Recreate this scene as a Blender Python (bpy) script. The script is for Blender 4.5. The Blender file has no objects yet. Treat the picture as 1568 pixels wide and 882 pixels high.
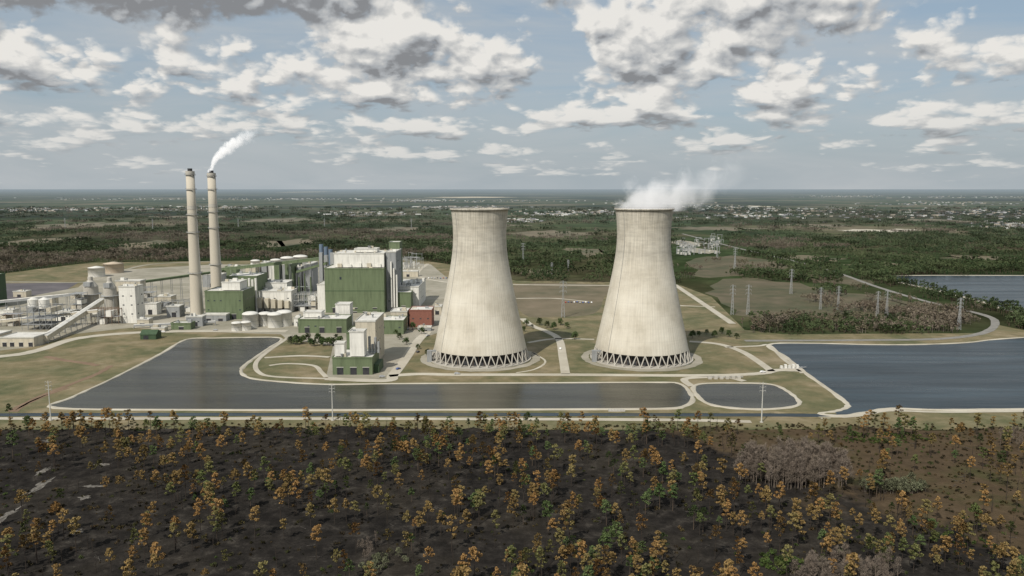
import bpy, math, random
import numpy as np
from mathutils import Vector, noise as mn
random.seed(7); rng=np.random.default_rng(7)
R=random.uniform
# ---------------------------------------------------------------- survey helpers (metres on the ground)
H=147.0; F=1200.0; TH=math.atan(152/F)
def dep(py): return TH+math.atan((py-441)/F)
def Yd(py): return H/math.tan(dep(py))
def Zt(py,Y): return H-Y*math.tan(dep(py))
def Xt(px,Y,z=0.0): return (px-784)/F*(Y*math.cos(TH)+(H-z)*math.sin(TH))
def P(px,py):
    Y=Yd(py); return (Xt(px,Y),Y)
scene=bpy.context.scene
# ---------------------------------------------------------------- materials
def nodes_of(m):
    m.use_nodes=True; nt=m.node_tree; nt.nodes.clear(); return nt
def ramp(nt,cols,pos=None):
    r=nt.nodes.new('ShaderNodeValToRGB'); cr=r.color_ramp
    n=len(cols)
    if pos is None: pos=[0.32+0.36*i/max(1,n-1) for i in range(n)]
    while len(cr.elements)<n: cr.elements.new(0.5)
    for e,c,p in zip(cr.elements,cols,pos):
        e.position=p
    for e,c in zip(cr.elements,cols): e.color=(*c,1)
    return r
def math_n(nt,op,a=None,b=None,clamp=False,c=None):
    n=nt.nodes.new('ShaderNodeMath'); n.operation=op; n.use_clamp=clamp
    for i,v in enumerate((a,b,c)):
        if v is None: continue
        if isinstance(v,(int,float)): n.inputs[i].default_value=v
        else: nt.links.new(v,n.inputs[i])
    return n.outputs[0]
def mixc(nt,f,a,b,mode='MIX'):
    n=nt.nodes.new('ShaderNodeMix'); n.data_type='RGBA'; n.blend_type=mode
    for s,v in ((n.inputs[0],f),(n.inputs[6],a),(n.inputs[7],b)):
        if isinstance(v,(int,float)): s.default_value=v
        elif isinstance(v,tuple): s.default_value=(*v,1)
        else: nt.links.new(v,s)
    return n.outputs[2]
def noise_n(nt,vec,scale,detail=6,rough=.55,dist=0):
    n=nt.nodes.new('ShaderNodeTexNoise'); n.inputs['Scale'].default_value=scale
    n.inputs['Detail'].default_value=detail; n.inputs['Roughness'].default_value=rough
    n.inputs['Distortion'].default_value=dist
    if vec is not None: nt.links.new(vec,n.inputs['Vector'])
    return n.outputs['Fac']
def haze_tint(nt,col,k=19000):
    """aerial haze painted into the base colour, paler and bluer with distance"""
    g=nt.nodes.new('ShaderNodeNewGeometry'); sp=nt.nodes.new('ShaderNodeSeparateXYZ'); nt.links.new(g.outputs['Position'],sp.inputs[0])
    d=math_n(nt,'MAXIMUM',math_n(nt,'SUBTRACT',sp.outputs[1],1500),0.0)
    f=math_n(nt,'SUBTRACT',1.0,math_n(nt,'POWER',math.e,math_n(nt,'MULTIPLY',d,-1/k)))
    return mixc(nt,f,col,(.195,.235,.265))  # haze colour blended over the land's own colour
def M(name,cols,scale=.1,cols2=None,scale2=.01,rough=.85,bump=0,bscale=1.0,stretch=(1,1,1),spec=.3,metal=0,far=False):
    m=bpy.data.materials.new(name); nt=nodes_of(m); L=nt.links
    tc=nt.nodes.new('ShaderNodeTexCoord'); mp=nt.nodes.new('ShaderNodeMapping')
    mp.inputs['Scale'].default_value=stretch; L.new(tc.outputs['Object'],mp.inputs[0])
    v=mp.outputs[0]
    r=ramp(nt,cols); L.new(noise_n(nt,v,scale,6,.65),r.inputs[0]); col=r.outputs[0]
    if cols2:
        r2=ramp(nt,cols2); L.new(noise_n(nt,v,scale2,5,.6,.4),r2.inputs[0])
        col=mixc(nt,.55,col,r2.outputs[0])
    if far: col=haze_tint(nt,col)
    b=nt.nodes.new('ShaderNodeBsdfPrincipled'); L.new(col,b.inputs['Base Color'])
    b.inputs['Roughness'].default_value=rough; b.inputs['Specular IOR Level'].default_value=spec; b.inputs['Metallic'].default_value=metal
    if bump:
        bp=nt.nodes.new('ShaderNodeBump'); bp.inputs['Strength'].default_value=bump; bp.inputs['Distance'].default_value=1
        L.new(noise_n(nt,v,bscale,4),bp.inputs['Height']); L.new(bp.outputs[0],b.inputs['Normal'])
    o=nt.nodes.new('ShaderNodeOutputMaterial'); L.new(b.outputs[0],o.inputs[0]); return m
def V(c,k): return tuple(min(1,x*k) for x in c)
def panel(name,c,seam=3.1):
    """painted profiled sheet: weather streaks + faint seams"""
    m=bpy.data.materials.new(name); nt=nodes_of(m); L=nt.links
    tc=nt.nodes.new('ShaderNodeTexCoord'); mp=nt.nodes.new('ShaderNodeMapping'); mp.inputs['Scale'].default_value=(.35,.35,.05)
    L.new(tc.outputs['Object'],mp.inputs[0])
    r=ramp(nt,[V(c,.76),c,V(c,1.1)]); L.new(noise_n(nt,mp.outputs[0],1,6,.6),r.inputs[0])
    sp=nt.nodes.new('ShaderNodeSeparateXYZ'); L.new(tc.outputs['Object'],sp.inputs[0])
    s=math_n(nt,'ADD',sp.outputs[0],sp.outputs[1]); s=math_n(nt,'FRACT',math_n(nt,'DIVIDE',s,seam)); s=math_n(nt,'GREATER_THAN',s,.1)
    s2=math_n(nt,'GREATER_THAN',math_n(nt,'FRACT',math_n(nt,'DIVIDE',sp.outputs[2],7.3)),.05)
    s=math_n(nt,'MULTIPLY_ADD',math_n(nt,'MULTIPLY',s,s2),.07,c=.93)
    cm=nt.nodes.new('ShaderNodeCombineXYZ'); [L.new(s,cm.inputs[i]) for i in range(3)]
    col=mixc(nt,1.0,r.outputs[0],cm.outputs[0],'MULTIPLY')
    b=nt.nodes.new('ShaderNodeBsdfPrincipled'); L.new(col,b.inputs['Base Color']); b.inputs['Roughness'].default_value=.6
    b.inputs['Specular IOR Level'].default_value=.25
    o=nt.nodes.new('ShaderNodeOutputMaterial'); L.new(b.outputs[0],o.inputs[0]); return m
def foliage(name,cols,pos=None,lo=.5,hi=1.3,far=False):
    m=bpy.data.materials.new(name); nt=nodes_of(m); L=nt.links
    oi=nt.nodes.new('ShaderNodeObjectInfo'); ge=nt.nodes.new('ShaderNodeNewGeometry')
    n=len(cols); r=ramp(nt,cols,pos or [i/(n-1) for i in range(n)]); L.new(oi.outputs['Random'],r.inputs[0])
    k=math_n(nt,'MULTIPLY_ADD',ge.outputs['Random Per Island'],hi-lo,c=lo)
    cm=nt.nodes.new('ShaderNodeCombineXYZ'); [L.new(k,cm.inputs[i]) for i in range(3)]
    col=mixc(nt,1.0,r.outputs[0],cm.outputs[0],'MULTIPLY')
    if far: col=haze_tint(nt,col,14000)
    b=nt.nodes.new('ShaderNodeBsdfPrincipled'); L.new(col,b.inputs['Base Color']); b.inputs['Roughness'].default_value=.8; b.inputs['Specular IOR Level'].default_value=.1
    o=nt.nodes.new('ShaderNodeOutputMaterial'); L.new(b.outputs[0],o.inputs[0]); return m
def water(name,c,bs=.25,bstr=.12,rough=.08,spec=.4):
    m=bpy.data.materials.new(name); nt=nodes_of(m); L=nt.links
    tc=nt.nodes.new('ShaderNodeTexCoord'); mp=nt.nodes.new('ShaderNodeMapping'); mp.inputs['Scale'].default_value=(.5,1.2,1)
    L.new(tc.outputs['Object'],mp.inputs[0])
    mp2=nt.nodes.new('ShaderNodeMapping'); mp2.inputs['Scale'].default_value=(.004,.05,1); L.new(tc.outputs['Object'],mp2.inputs[0])
    r=ramp(nt,[V(c,.6),c,V(c,1.7)]); L.new(noise_n(nt,mp2.outputs[0],1,5,.6,.3),r.inputs[0])
    b=nt.nodes.new('ShaderNodeBsdfPrincipled'); L.new(r.outputs[0],b.inputs['Base Color'])
    rr=math_n(nt,'MULTIPLY_ADD',noise_n(nt,mp2.outputs[0],2.2,4),.34,c=rough-.02); L.new(rr,b.inputs['Roughness'])
    b.inputs['IOR'].default_value=1.33; b.inputs['Specular IOR Level'].default_value=spec
    bp=nt.nodes.new('ShaderNodeBump'); bp.inputs['Strength'].default_value=bstr; bp.inputs['Distance'].default_value=.6
    L.new(noise_n(nt,mp.outputs[0],bs,4,.6),bp.inputs['Height']); L.new(bp.outputs[0],b.inputs['Normal'])
    o=nt.nodes.new('ShaderNodeOutputMaterial'); L.new(b.outputs[0],o.inputs[0]); return m
MAT={
 'green':panel('green_cladding',(.125,.16,.09)),
 'dgreen':panel('dark_green_cladding',(.05,.085,.045)),
 'white':panel('white_cladding',(.66,.65,.60)),
 'beige':panel('beige_cladding',(.48,.44,.35)),
 'grey':panel('grey_cladding',(.27,.28,.28)),
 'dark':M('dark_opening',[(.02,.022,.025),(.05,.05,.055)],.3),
 'glass':M('window_glass',[(.03,.04,.05),(.06,.07,.08)],.3,rough=.15,spec=.5),
 'roof':M('membrane_roof',[(.42,.41,.38),(.56,.55,.51),(.64,.63,.59)],.12),
 'brick':M('red_brick',[(.19,.08,.06),(.25,.11,.08)],.6),
 'steel':M('galvanised_steel',[(.26,.27,.27),(.36,.37,.37)],.5,rough=.6),
 'rust':M('brown_steel',[(.16,.11,.08),(.24,.18,.13)],.5),
 'conc':M('plain_concrete',[(.36,.34,.30),(.48,.46,.40)],.3,[(.33,.31,.27),(.49,.47,.42)],.05),
 'tank':M('tank_paint',[(.55,.54,.49),(.66,.65,.61)],.2,rough=.5),
 'tan':M('tan_tank',[(.4,.33,.25),(.48,.41,.32)],.2),
 'blue':M('blue_grey_steel',[(.10,.14,.19),(.15,.2,.26)],.4),
}
# ---------------------------------------------------------------- mesh builder
class MB:
    def __init__(s): s.p={}
    def add(s,vs,fs,k):
        v,f=s.p.setdefault(k,([],[])); o=len(v); v.extend(vs); f.extend([tuple(i+o for i in q) for q in fs])
    def box(s,x0,x1,y0,y1,z0,z1,k):
        s.add([(x0,y0,z0),(x1,y0,z0),(x1,y1,z0),(x0,y1,z0),(x0,y0,z1),(x1,y0,z1),(x1,y1,z1),(x0,y1,z1)],
              [(0,3,2,1),(4,5,6,7),(0,1,5,4),(1,2,6,5),(2,3,7,6),(3,0,4,7)],k)
    def lathe(s,cx,cy,prof,n,k,cap=True):
        vs=[];fs=[]
        for r,z in prof:
            for i in range(n):
                a=2*math.pi*i/n; vs.append((cx+r*math.cos(a),cy+r*math.sin(a),z))
        m=len(prof)
        for j in range(m-1):
            for i in range(n):
                a=j*n+i;b=j*n+(i+1)%n; fs.append((a,b,b+n,a+n))
        if cap: fs.append(tuple(range((m-1)*n,m*n)))
        s.add(vs,fs,k)
    def strut(s,p,q,r,k,n=4,r2=None):
        p=Vector(p);q=Vector(q);d=(q-p).normalized(); a=d.orthogonal().normalized(); b=d.cross(a); r2=r if r2 is None else r2
        vs=[];
        for c,rr in ((p,r),(q,r2)):
            for i in range(n):
                t=2*math.pi*i/n+math.pi/4; vs.append(tuple(c+a*rr*math.cos(t)+b*rr*math.sin(t)))
        fs=[(i,(i+1)%n,n+(i+1)%n,n+i) for i in range(n)]+[tuple(range(n))[::-1],tuple(range(n,2*n))]
        s.add(vs,fs,k)
    def build(s,name,mats,loc=(0,0,0),smooth=(),coll=None,single=False):
        out=[]
        par=None
        coll=coll or scene.collection
        if len(s.p)>1 and not single:
            par=bpy.data.objects.new(name,None); par.location=loc; coll.objects.link(par)
        if single:
            av=[];af=[];mi=[];ml=[]
            for k,(v,f) in s.p.items():
                o=len(av); av+=v; af+=[tuple(i+o for i in q) for q in f]; mi+=[len(ml)]*len(f); ml.append(mats.get(k) or MAT[k])
            me=bpy.data.meshes.new(name); me.from_pydata(av,[],af)
            for m in ml: me.materials.append(m)
            me.polygons.foreach_set('material_index',mi); me.update()
            ob=bpy.data.objects.new(name,me); ob.location=loc; coll.objects.link(ob); return ob
        for k,(v,f) in s.p.items():
            pn=k if par else name
            me=bpy.data.meshes.new(pn); me.from_pydata(v,[],f); me.materials.append(mats.get(k) or MAT[k])
            if k in smooth: me.polygons.foreach_set('use_smooth',[True]*len(f))
            me.update()
            ob=bpy.data.objects.new(pn if not par else k+'_part' if k in MAT else k,me); coll.objects.link(ob)
            if par: ob.parent=par
            else: ob.location=loc
            out.append(ob)
        return par or out[0]
def catmull(pts,closed=False,n=6):
    pts=[Vector((p[0],p[1],0)) for p in pts]; N=len(pts); out=[]
    rngi=range(N if closed else N-1)
    for i in rngi:
        if closed: a,b,c,d=[pts[(i+j-1)%N] for j in range(4)]
        else: a,b,c,d=pts[max(i-1,0)],pts[i],pts[i+1],pts[min(i+2,N-1)]
        for k in range(n):
            t=k/n; out.append(.5*((2*b)+(c-a)*t+(2*a-5*b+4*c-d)*t*t+(3*b-a-3*c+d)*t**3))
    if not closed: out.append(pts[-1])
    return [(p.x,p.y) for p in out]
def ribbon(mb,pts,prof,k,closed=False,jit=0):
    N=len(pts); vs=[];fs=[];m=len(prof)
    for i,p in enumerate(pts):
        a=pts[(i-1)%N] if closed else pts[max(i-1,0)]; b=pts[(i+1)%N] if closed else pts[min(i+1,N-1)]
        dx,dy=b[0]-a[0],b[1]-a[1]; l=math.hypot(dx,dy) or 1; nx,ny=-dy/l,dx/l; j=1+R(-jit,jit)
        for o,z in prof: vs.append((p[0]+nx*o*j,p[1]+ny*o*j,z))
    for i in range(N if closed else N-1):
        j=(i+1)%N
        for q in range(m-1): fs.append((i*m+q+1,i*m+q,j*m+q,j*m+q+1))
    mb.add(vs,fs,k)
def sheet(name,pts,z,mat):
    me=bpy.data.meshes.new(name); 
    a=sum(pts[i][0]*pts[(i+1)%len(pts)][1]-pts[(i+1)%len(pts)][0]*pts[i][1] for i in range(len(pts)))
    if a<0: pts=pts[::-1]
    me.from_pydata([(x,y,z) for x,y in pts],[],[tuple(range(len(pts)))]); me.materials.append(mat); me.update()
    ob=bpy.data.objects.new(name,me); scene.collection.objects.link(ob); return ob
PP=lambda l:[P(*q) for q in l]
def inpoly(x,y,poly):
    x=np.asarray(x);y=np.asarray(y);c=np.zeros(x.shape,bool);j=len(poly)-1
    for i in range(len(poly)):
        xi,yi=poly[i];xj,yj=poly[j]
        if yi!=yj: c^=((yi>y)!=(yj>y))&(x<(xj-xi)*(y-yi)/(yj-yi)+xi)
        j=i
    return c
# ---------------------------------------------------------------- ground
gm=bpy.data.materials.new('ground_land'); nt=nodes_of(gm); L=nt.links
tc=nt.nodes.new('ShaderNodeTexCoord')
r1=ramp(nt,[(.035,.055,.025),(.06,.085,.038),(.11,.11,.06),(.20,.175,.12)],[.36,.47,.55,.64]); L.new(noise_n(nt,tc.outputs['Object'],.0011,9,.64,.3),r1.inputs[0])
r2=ramp(nt,[(.34,.38,.36),(1,1,1),(1.1,1.1,1.1)],[.42,.52,.7]); L.new(noise_n(nt,tc.outputs['Object'],.00035,6,.6,.2),r2.inputs[0])
r3=ramp(nt,[(.5,.5,.5),(1.0,1.0,1.0)],[.4,.62]); L.new(noise_n(nt,tc.outputs['Object'],.012,6,.7),r3.inputs[0])
c=mixc(nt,1.0,mixc(nt,1.0,r1.outputs[0],r2.outputs[0],'MULTIPLY'),r3.outputs[0],'MULTIPLY'); c=haze_tint(nt,c)
b=nt.nodes.new('ShaderNodeBsdfPrincipled'); L.new(c,b.inputs['Base Color']); b.inputs['Roughness'].default_value=1; b.inputs['Specular IOR Level'].default_value=0
o=nt.nodes.new('ShaderNodeOutputMaterial'); L.new(b.outputs[0],o.inputs[0])
gx=[-160000,-60000,-20000,-8000,-3500,-1500,-700,-300,0,300,700,1500,3500,8000,20000,60000,160000]
gy=[-30000,-8000,-2000,-500,0,250,500,700,900,1200,1800,3000,6000,12000,30000,80000,200000]
vs=[(x,y,0) for y in gy for x in gx]; n=len(gx)
fs=[(j*n+i,j*n+i+1,(j+1)*n+i+1,(j+1)*n+i) for j in range(len(gy)-1) for i in range(n-1)]
me=bpy.data.meshes.new('ground'); me.from_pydata(vs,[],fs); me.materials.append(gm); me.update()
scene.collection.objects.link(bpy.data.objects.new('ground',me))

grass=M('dry_grass',[(.055,.058,.024),(.135,.115,.055),(.24,.20,.125)],.07,[(.05,.072,.026),(.10,.105,.048),(.19,.155,.085),(.29,.235,.155)],.022,bump=.3,bscale=.6)
# burnt floor that turns into unburnt scrub towards the east
burnt=bpy.data.materials.new('burnt_floor'); nt=nodes_of(burnt); L=nt.links
tc=nt.nodes.new('ShaderNodeTexCoord'); ov=tc.outputs['Object']
ra=ramp(nt,[(.007,.0066,.006),(.016,.0145,.013),(.036,.032,.028),(.10,.09,.075)]); L.new(noise_n(nt,ov,.13,8,.7),ra.inputs[0])
rb=ramp(nt,[(.010,.0095,.009),(.019,.017,.015),(.048,.041,.030)]); L.new(noise_n(nt,ov,.014,5,.6,.4),rb.inputs[0])
rc=ramp(nt,[(.028,.024,.014),(.065,.047,.029),(.105,.077,.05)]); L.new(noise_n(nt,ov,.14,8,.7),rc.inputs[0])
rd=ramp(nt,[(.05,.06,.022),(.085,.062,.038),(.06,.045,.03)]); L.new(noise_n(nt,ov,.03,5,.6,.4),rd.inputs[0])
sp=nt.nodes.new('ShaderNodeSeparateXYZ'); L.new(ov,sp.inputs[0])
mk=math_n(nt,'MULTIPLY_ADD',sp.outputs[1],.75,c=sp.outputs[0]); mk=math_n(nt,'ADD',mk,math_n(nt,'MULTIPLY_ADD',noise_n(nt,ov,.018,7,.65),300,c=-150-440))
mk=math_n(nt,'MULTIPLY_ADD',mk,1/30,clamp=True,c=.5)
c=mixc(nt,mk,mixc(nt,.5,ra.outputs[0],rb.outputs[0]),mixc(nt,.5,rc.outputs[0],rd.outputs[0]))
b=nt.nodes.new('ShaderNodeBsdfPrincipled'); L.new(c,b.inputs['Base Color']); b.inputs['Roughness'].default_value=1; b.inputs['Specular IOR Level'].default_value=.04
bp=nt.nodes.new('ShaderNodeBump'); bp.inputs['Strength'].default_value=.6; L.new(noise_n(nt,ov,.6,5),bp.inputs['Height']); bp.inputs['Distance'].default_value=1; L.new(bp.outputs[0],b.inputs['Normal'])
o=nt.nodes.new('ShaderNodeOutputMaterial'); L.new(b.outputs[0],o.inputs[0])
def inscrub(x,y): return (x+.75*y-440+np.array([mn.noise(Vector((a*.02,b_*.02,3)))*40 for a,b_ in zip(x,y)]))>0
sand=M('limerock',[(.34,.31,.245),(.48,.45,.37)],.08,[(.31,.28,.22),(.50,.47,.40)],.02)
redsoil=M('red_soil',[(.15,.10,.065),(.21,.145,.095)],.06)
gravel=M('yard_gravel',[(.22,.20,.15),(.36,.34,.28)],.07,[(.15,.145,.10),(.38,.35,.29)],.015)
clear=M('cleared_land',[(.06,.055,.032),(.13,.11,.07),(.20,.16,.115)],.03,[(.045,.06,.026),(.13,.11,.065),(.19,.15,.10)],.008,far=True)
meadow=M('meadow_land',[(.04,.046,.022),(.08,.075,.04),(.14,.115,.075)],.04,[(.035,.052,.02),(.085,.075,.042),(.14,.11,.075)],.012)
coal=M('coal_yard_surface',[(.07,.065,.07),(.13,.12,.125)],.02)
SITE=[(-900,480),(-100,432),(60,412),(140,402),(480,398),(500,390),(640,398),(690,405),(790,430),(935,432),(1040,436),(1090,455),(1140,505),(1200,512),(1500,510),(1530,498),(1580,508),(2300,480),(2300,658),(-900,658)]
SITEW=PP(SITE)
sheet('site_grass',SITEW,.06,grass)
fe=[]
x=-1500
while x<=1500:
    fe.append((x,Yd(655)+R(-7,5))); x+=12
sheet('burnt_forest_floor',[(-1500,-300)]+fe+[(1500,-300)],.10,burnt)
def blob(px,py,rx,ry,n=22,j=.3):
    cx,cy=P(px,py); sx=rx*cy/F; out=[]
    sy=abs(Yd(py-ry)-Yd(py+ry))/2
    pts=[(cx+sx*math.cos(2*math.pi*i/n)*R(1-j,1+j),cy+sy*math.sin(2*math.pi*i/n)*R(1-j,1+j)) for i in range(n)]
    return catmull(pts,True,3)
CLEAR=[blob(*q,30,.42) for q in [(230,375,50,8),(440,372,40,6),(30,372,45,8),(130,345,60,4),(850,358,55,5),(900,385,30,6),(700,372,20,4),(430,337,50,3),(1150,408,35,7),(1180,440,50,6),(1440,338,60,2.5),(1100,350,60,3),(620,350,40,3),(1500,395,45,4),(820,415,30,4),(1240,395,40,4),(1350,405,50,3),(560,330,60,1.6),(1000,335,60,2),(300,332,70,1.5),(760,345,40,2),(1250,345,50,2)]]
for cpt in CLEAR: sheet('clearing',cpt,.05,clear)
def rough(pl,k=5,j=14): return [(a+R(-j,j),b_+R(-j,j)) for a,b_ in catmull(pl,True,k)]
MEAD=[rough(PP(q)) for q in ([(1085,450),(1120,425),(1200,432),(1290,446),(1380,458),(1460,476),(1480,490),(1400,488),(1250,484),(1150,488)],[(1060,398),(1130,392),(1230,410),(1330,430),(1300,436),(1180,418),(1080,425)])]
for cpt in MEAD: sheet('meadow',cpt,.07,meadow)
for q in [(1340,353,45,2),(1165,316,14,1.2),(1385,352,20,1.5),(470,294,12,.6),(720,302,60,.8)]: sheet('sand_clearing',blob(*q),.12,sand); CLEAR.append(blob(*q))
for q in [(60,745,7,14),(140,745,18,1.6),(130,762,10,3),(75,675,9,2),(155,712,12,1.6),(120,815,7,4),(10,790,6,14),(65,722,6,7)]:
    sheet('sand_patch',blob(*q,26,.6),.18,M('ash_sand',[(.05,.047,.04),(.12,.11,.095),(.26,.24,.21)],.5))
sheet('coal_yard',PP([(-300,440),(0,434),(120,433),(95,448),(60,460),(0,466),(-300,480)]),.11,coal)
sheet('plant_yard',PP([(-200,470),(0,462),(120,440),(150,415),(330,405),(500,405),(600,400),(660,405),(690,430),(700,500),(640,520),(610,560),(596,580),(505,583),(500,575),(510,530),(440,520),(430,512),(310,508),(200,502),(110,512),(60,530),(-200,560)]),.12,gravel)
sheet('brown_field',catmull(PP([(790,436),(930,437),(925,455),(910,480),(850,485),(800,480)]),True,4),.10,clear)
# ---------------------------------------------------------------- water
POND=[(86,625),(110,609),(160,586),(210,561),(250,540),(286,520),(330,518),(380,517),(422,517),(431,521),(415,531),(390,548),(372,562),(370,572),(386,580),(430,585),(500,589),(600,588),(800,587),(1000,586),(1040,588),(1055,600),(1060,613),(1048,622),(1020,626),(900,627),(600,628),(300,628)]
SMALL=[(1062,594),(1076,588),(1130,587),(1180,589),(1205,599),(1223,615),(1214,623),(1170,627),(1120,625),(1086,619),(1070,608)]
LAKE=[(1178,528),(1240,526),(1330,528),(1400,528),(1480,525),(1568,517),(1900,500),(2400,500),(2400,630),(1800,625),(1568,627),(1440,628),(1365,626),(1325,632),(1290,637),(1255,634),(1280,630),(1299,622),(1285,608),(1260,590),(1232,570),(1205,548)]
FAR=[(1350,425),(1400,422),(1568,422),(1800,422),(2000,430),(2000,480),(1700,492),(1568,480),(1500,461),(1440,446),(1390,435)]
wm=water('pond_water',(.032,.032,.023),spec=.28); wl=water('lake_water',(.020,.033,.042),rough=.16,bstr=.25,spec=.24)
WAT=[]
for nm,pl,mt,w in (('cooling_pond',POND,wm,3.2),('settling_pond',SMALL,wm,3.2),('lake',LAKE,wl,3.6),('reservoir',FAR,wl,8)):
    c=catmull(PP(pl),True,5); WAT.append(c); sheet(nm,c,.22,mt)
    bm_=MB(); ribbon(bm_,c,[(-w*.5,.08),(-w*.3,.6),(w*.3,.6),(w*.6,.08)],'conc',True,.35); bm_.build(nm+'_bank',{'conc':sand})
can=MB(); cp=catmull(PP([(-300,637),(30,635.5),(300,635),(700,635),(1000,635.5),(1200,636),(1285,637)]),False,8)
ribbon(can,cp,[(-3.5,.24),(3.5,.24)],'w'); can.build('drainage_canal',{'w':wl})
can=MB(); ribbon(can,[(a,b+5.5) for a,b in cp],[(-1.6,.2),(0,.5),(1.6,.2)],'w',jit=.3); ribbon(can,[(a,b-5) for a,b in cp],[(-1.2,.2),(0,.5),(1.2,.2)],'w',jit=.3); can.build('canal_bank',{'w':grass})
# ---------------------------------------------------------------- roads
ROADPTS=[]
def road(name,l,w,mat=sand,z=.3,jit=0.0):
    c=catmull(PP(l),False,7); mb=MB(); ribbon(mb,c,[(-w/2,z-.12),(-w/2+.3,z),(w/2-.3,z),(w/2,z-.12)],'r',jit=jit); mb.build(name,{'r':mat}); ROADPTS.extend([(a,b,w) for a,b in c])
asph=M('worn_asphalt',[(.16,.155,.14),(.24,.23,.21)],.1)
road('perimeter_road',[(-300,641),(0,641),(600,641.5),(1000,643),(1150,646)],5.5,jit=.15)
road('dike_road',[(1255,640),(1300,638),(1330,634),(1362,629),(1440,631),(1568,630),(1900,628)],4,jit=.1)
road('service_road',[(596,576),(640,573),(700,574),(860,574),(1000,575),(1100,575),(1165,572),(1190,567),(1232,568)],8,jit=.08)
road('access_road',[(866,573),(862,548),(856,520),(838,508),(815,499),(800,488)],7.5)
road('access_road',[(808,525),(850,519),(910,520)],5)
road('access_road',[(1056,523),(1100,527),(1135,538),(1160,553),(1182,569)],7)
road('access_road',[(1110,532),(1160,530),(1178,529),(1200,550),(1230,572)],4)
road('haul_road',[(-200,560),(0,546),(60,536),(115,519),(200,510),(310,507),(440,507)],12,jit=.1)
road('gravel_road',[(500,580),(590,583),(603,573),(622,548),(640,522),(655,508)],9)
road('gravel_road',[(440,518),(408,540),(392,556),(396,570),(420,577),(500,580)],4)
road('gravel_road',[(412,560),(440,557),(480,560),(492,570),(500,578)],4)
road('gravel_road',[(405,548),(460,545),(505,547)],5)
road('service_road',[(1033,436),(1075,464),(1122,496)],8)
road('service_road',[(655,404),(640,422),(700,434),(790,436),(1035,438)],7)
road('rail_track_bed',[(-300,436),(0,432),(130,432),(170,420),(230,405),(330,400)],9,gravel)
road('rail_track_bed',[(60,462),(130,448),(300,440)],7,gravel)
road('service_road',[(1140,522),(1330,521),(1440,519),(1505,510),(1524,495),(1505,482),(1420,462),(1345,440),(1250,408),(1130,380),(1045,358)],8,asph,jit=.1)
road('dirt_track',[(0,638),(60,608),(110,588),(150,572),(170,560)],5,redsoil,.2,.2)
road('dirt_track',[(70,546),(100,552),(130,556),(150,560)],6,redsoil,.2,.2)
road('dirt_track',[(15,640),(35,622),(70,606),(105,594)],3,redsoil,.2,.2)
road('service_road',[(1060,592),(1050,580),(1110,578),(1140,584)],6)
road('dirt_track',[(790,457),(850,457),(900,462)],5,sand,.2,.3)
road('dirt_track',[(1095,470),(1040,468)],5,sand,.2,.3)
road('dirt_track',[(815,540),(835,553),(820,565),(790,571)],2,sand,.2,.2)
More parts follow.
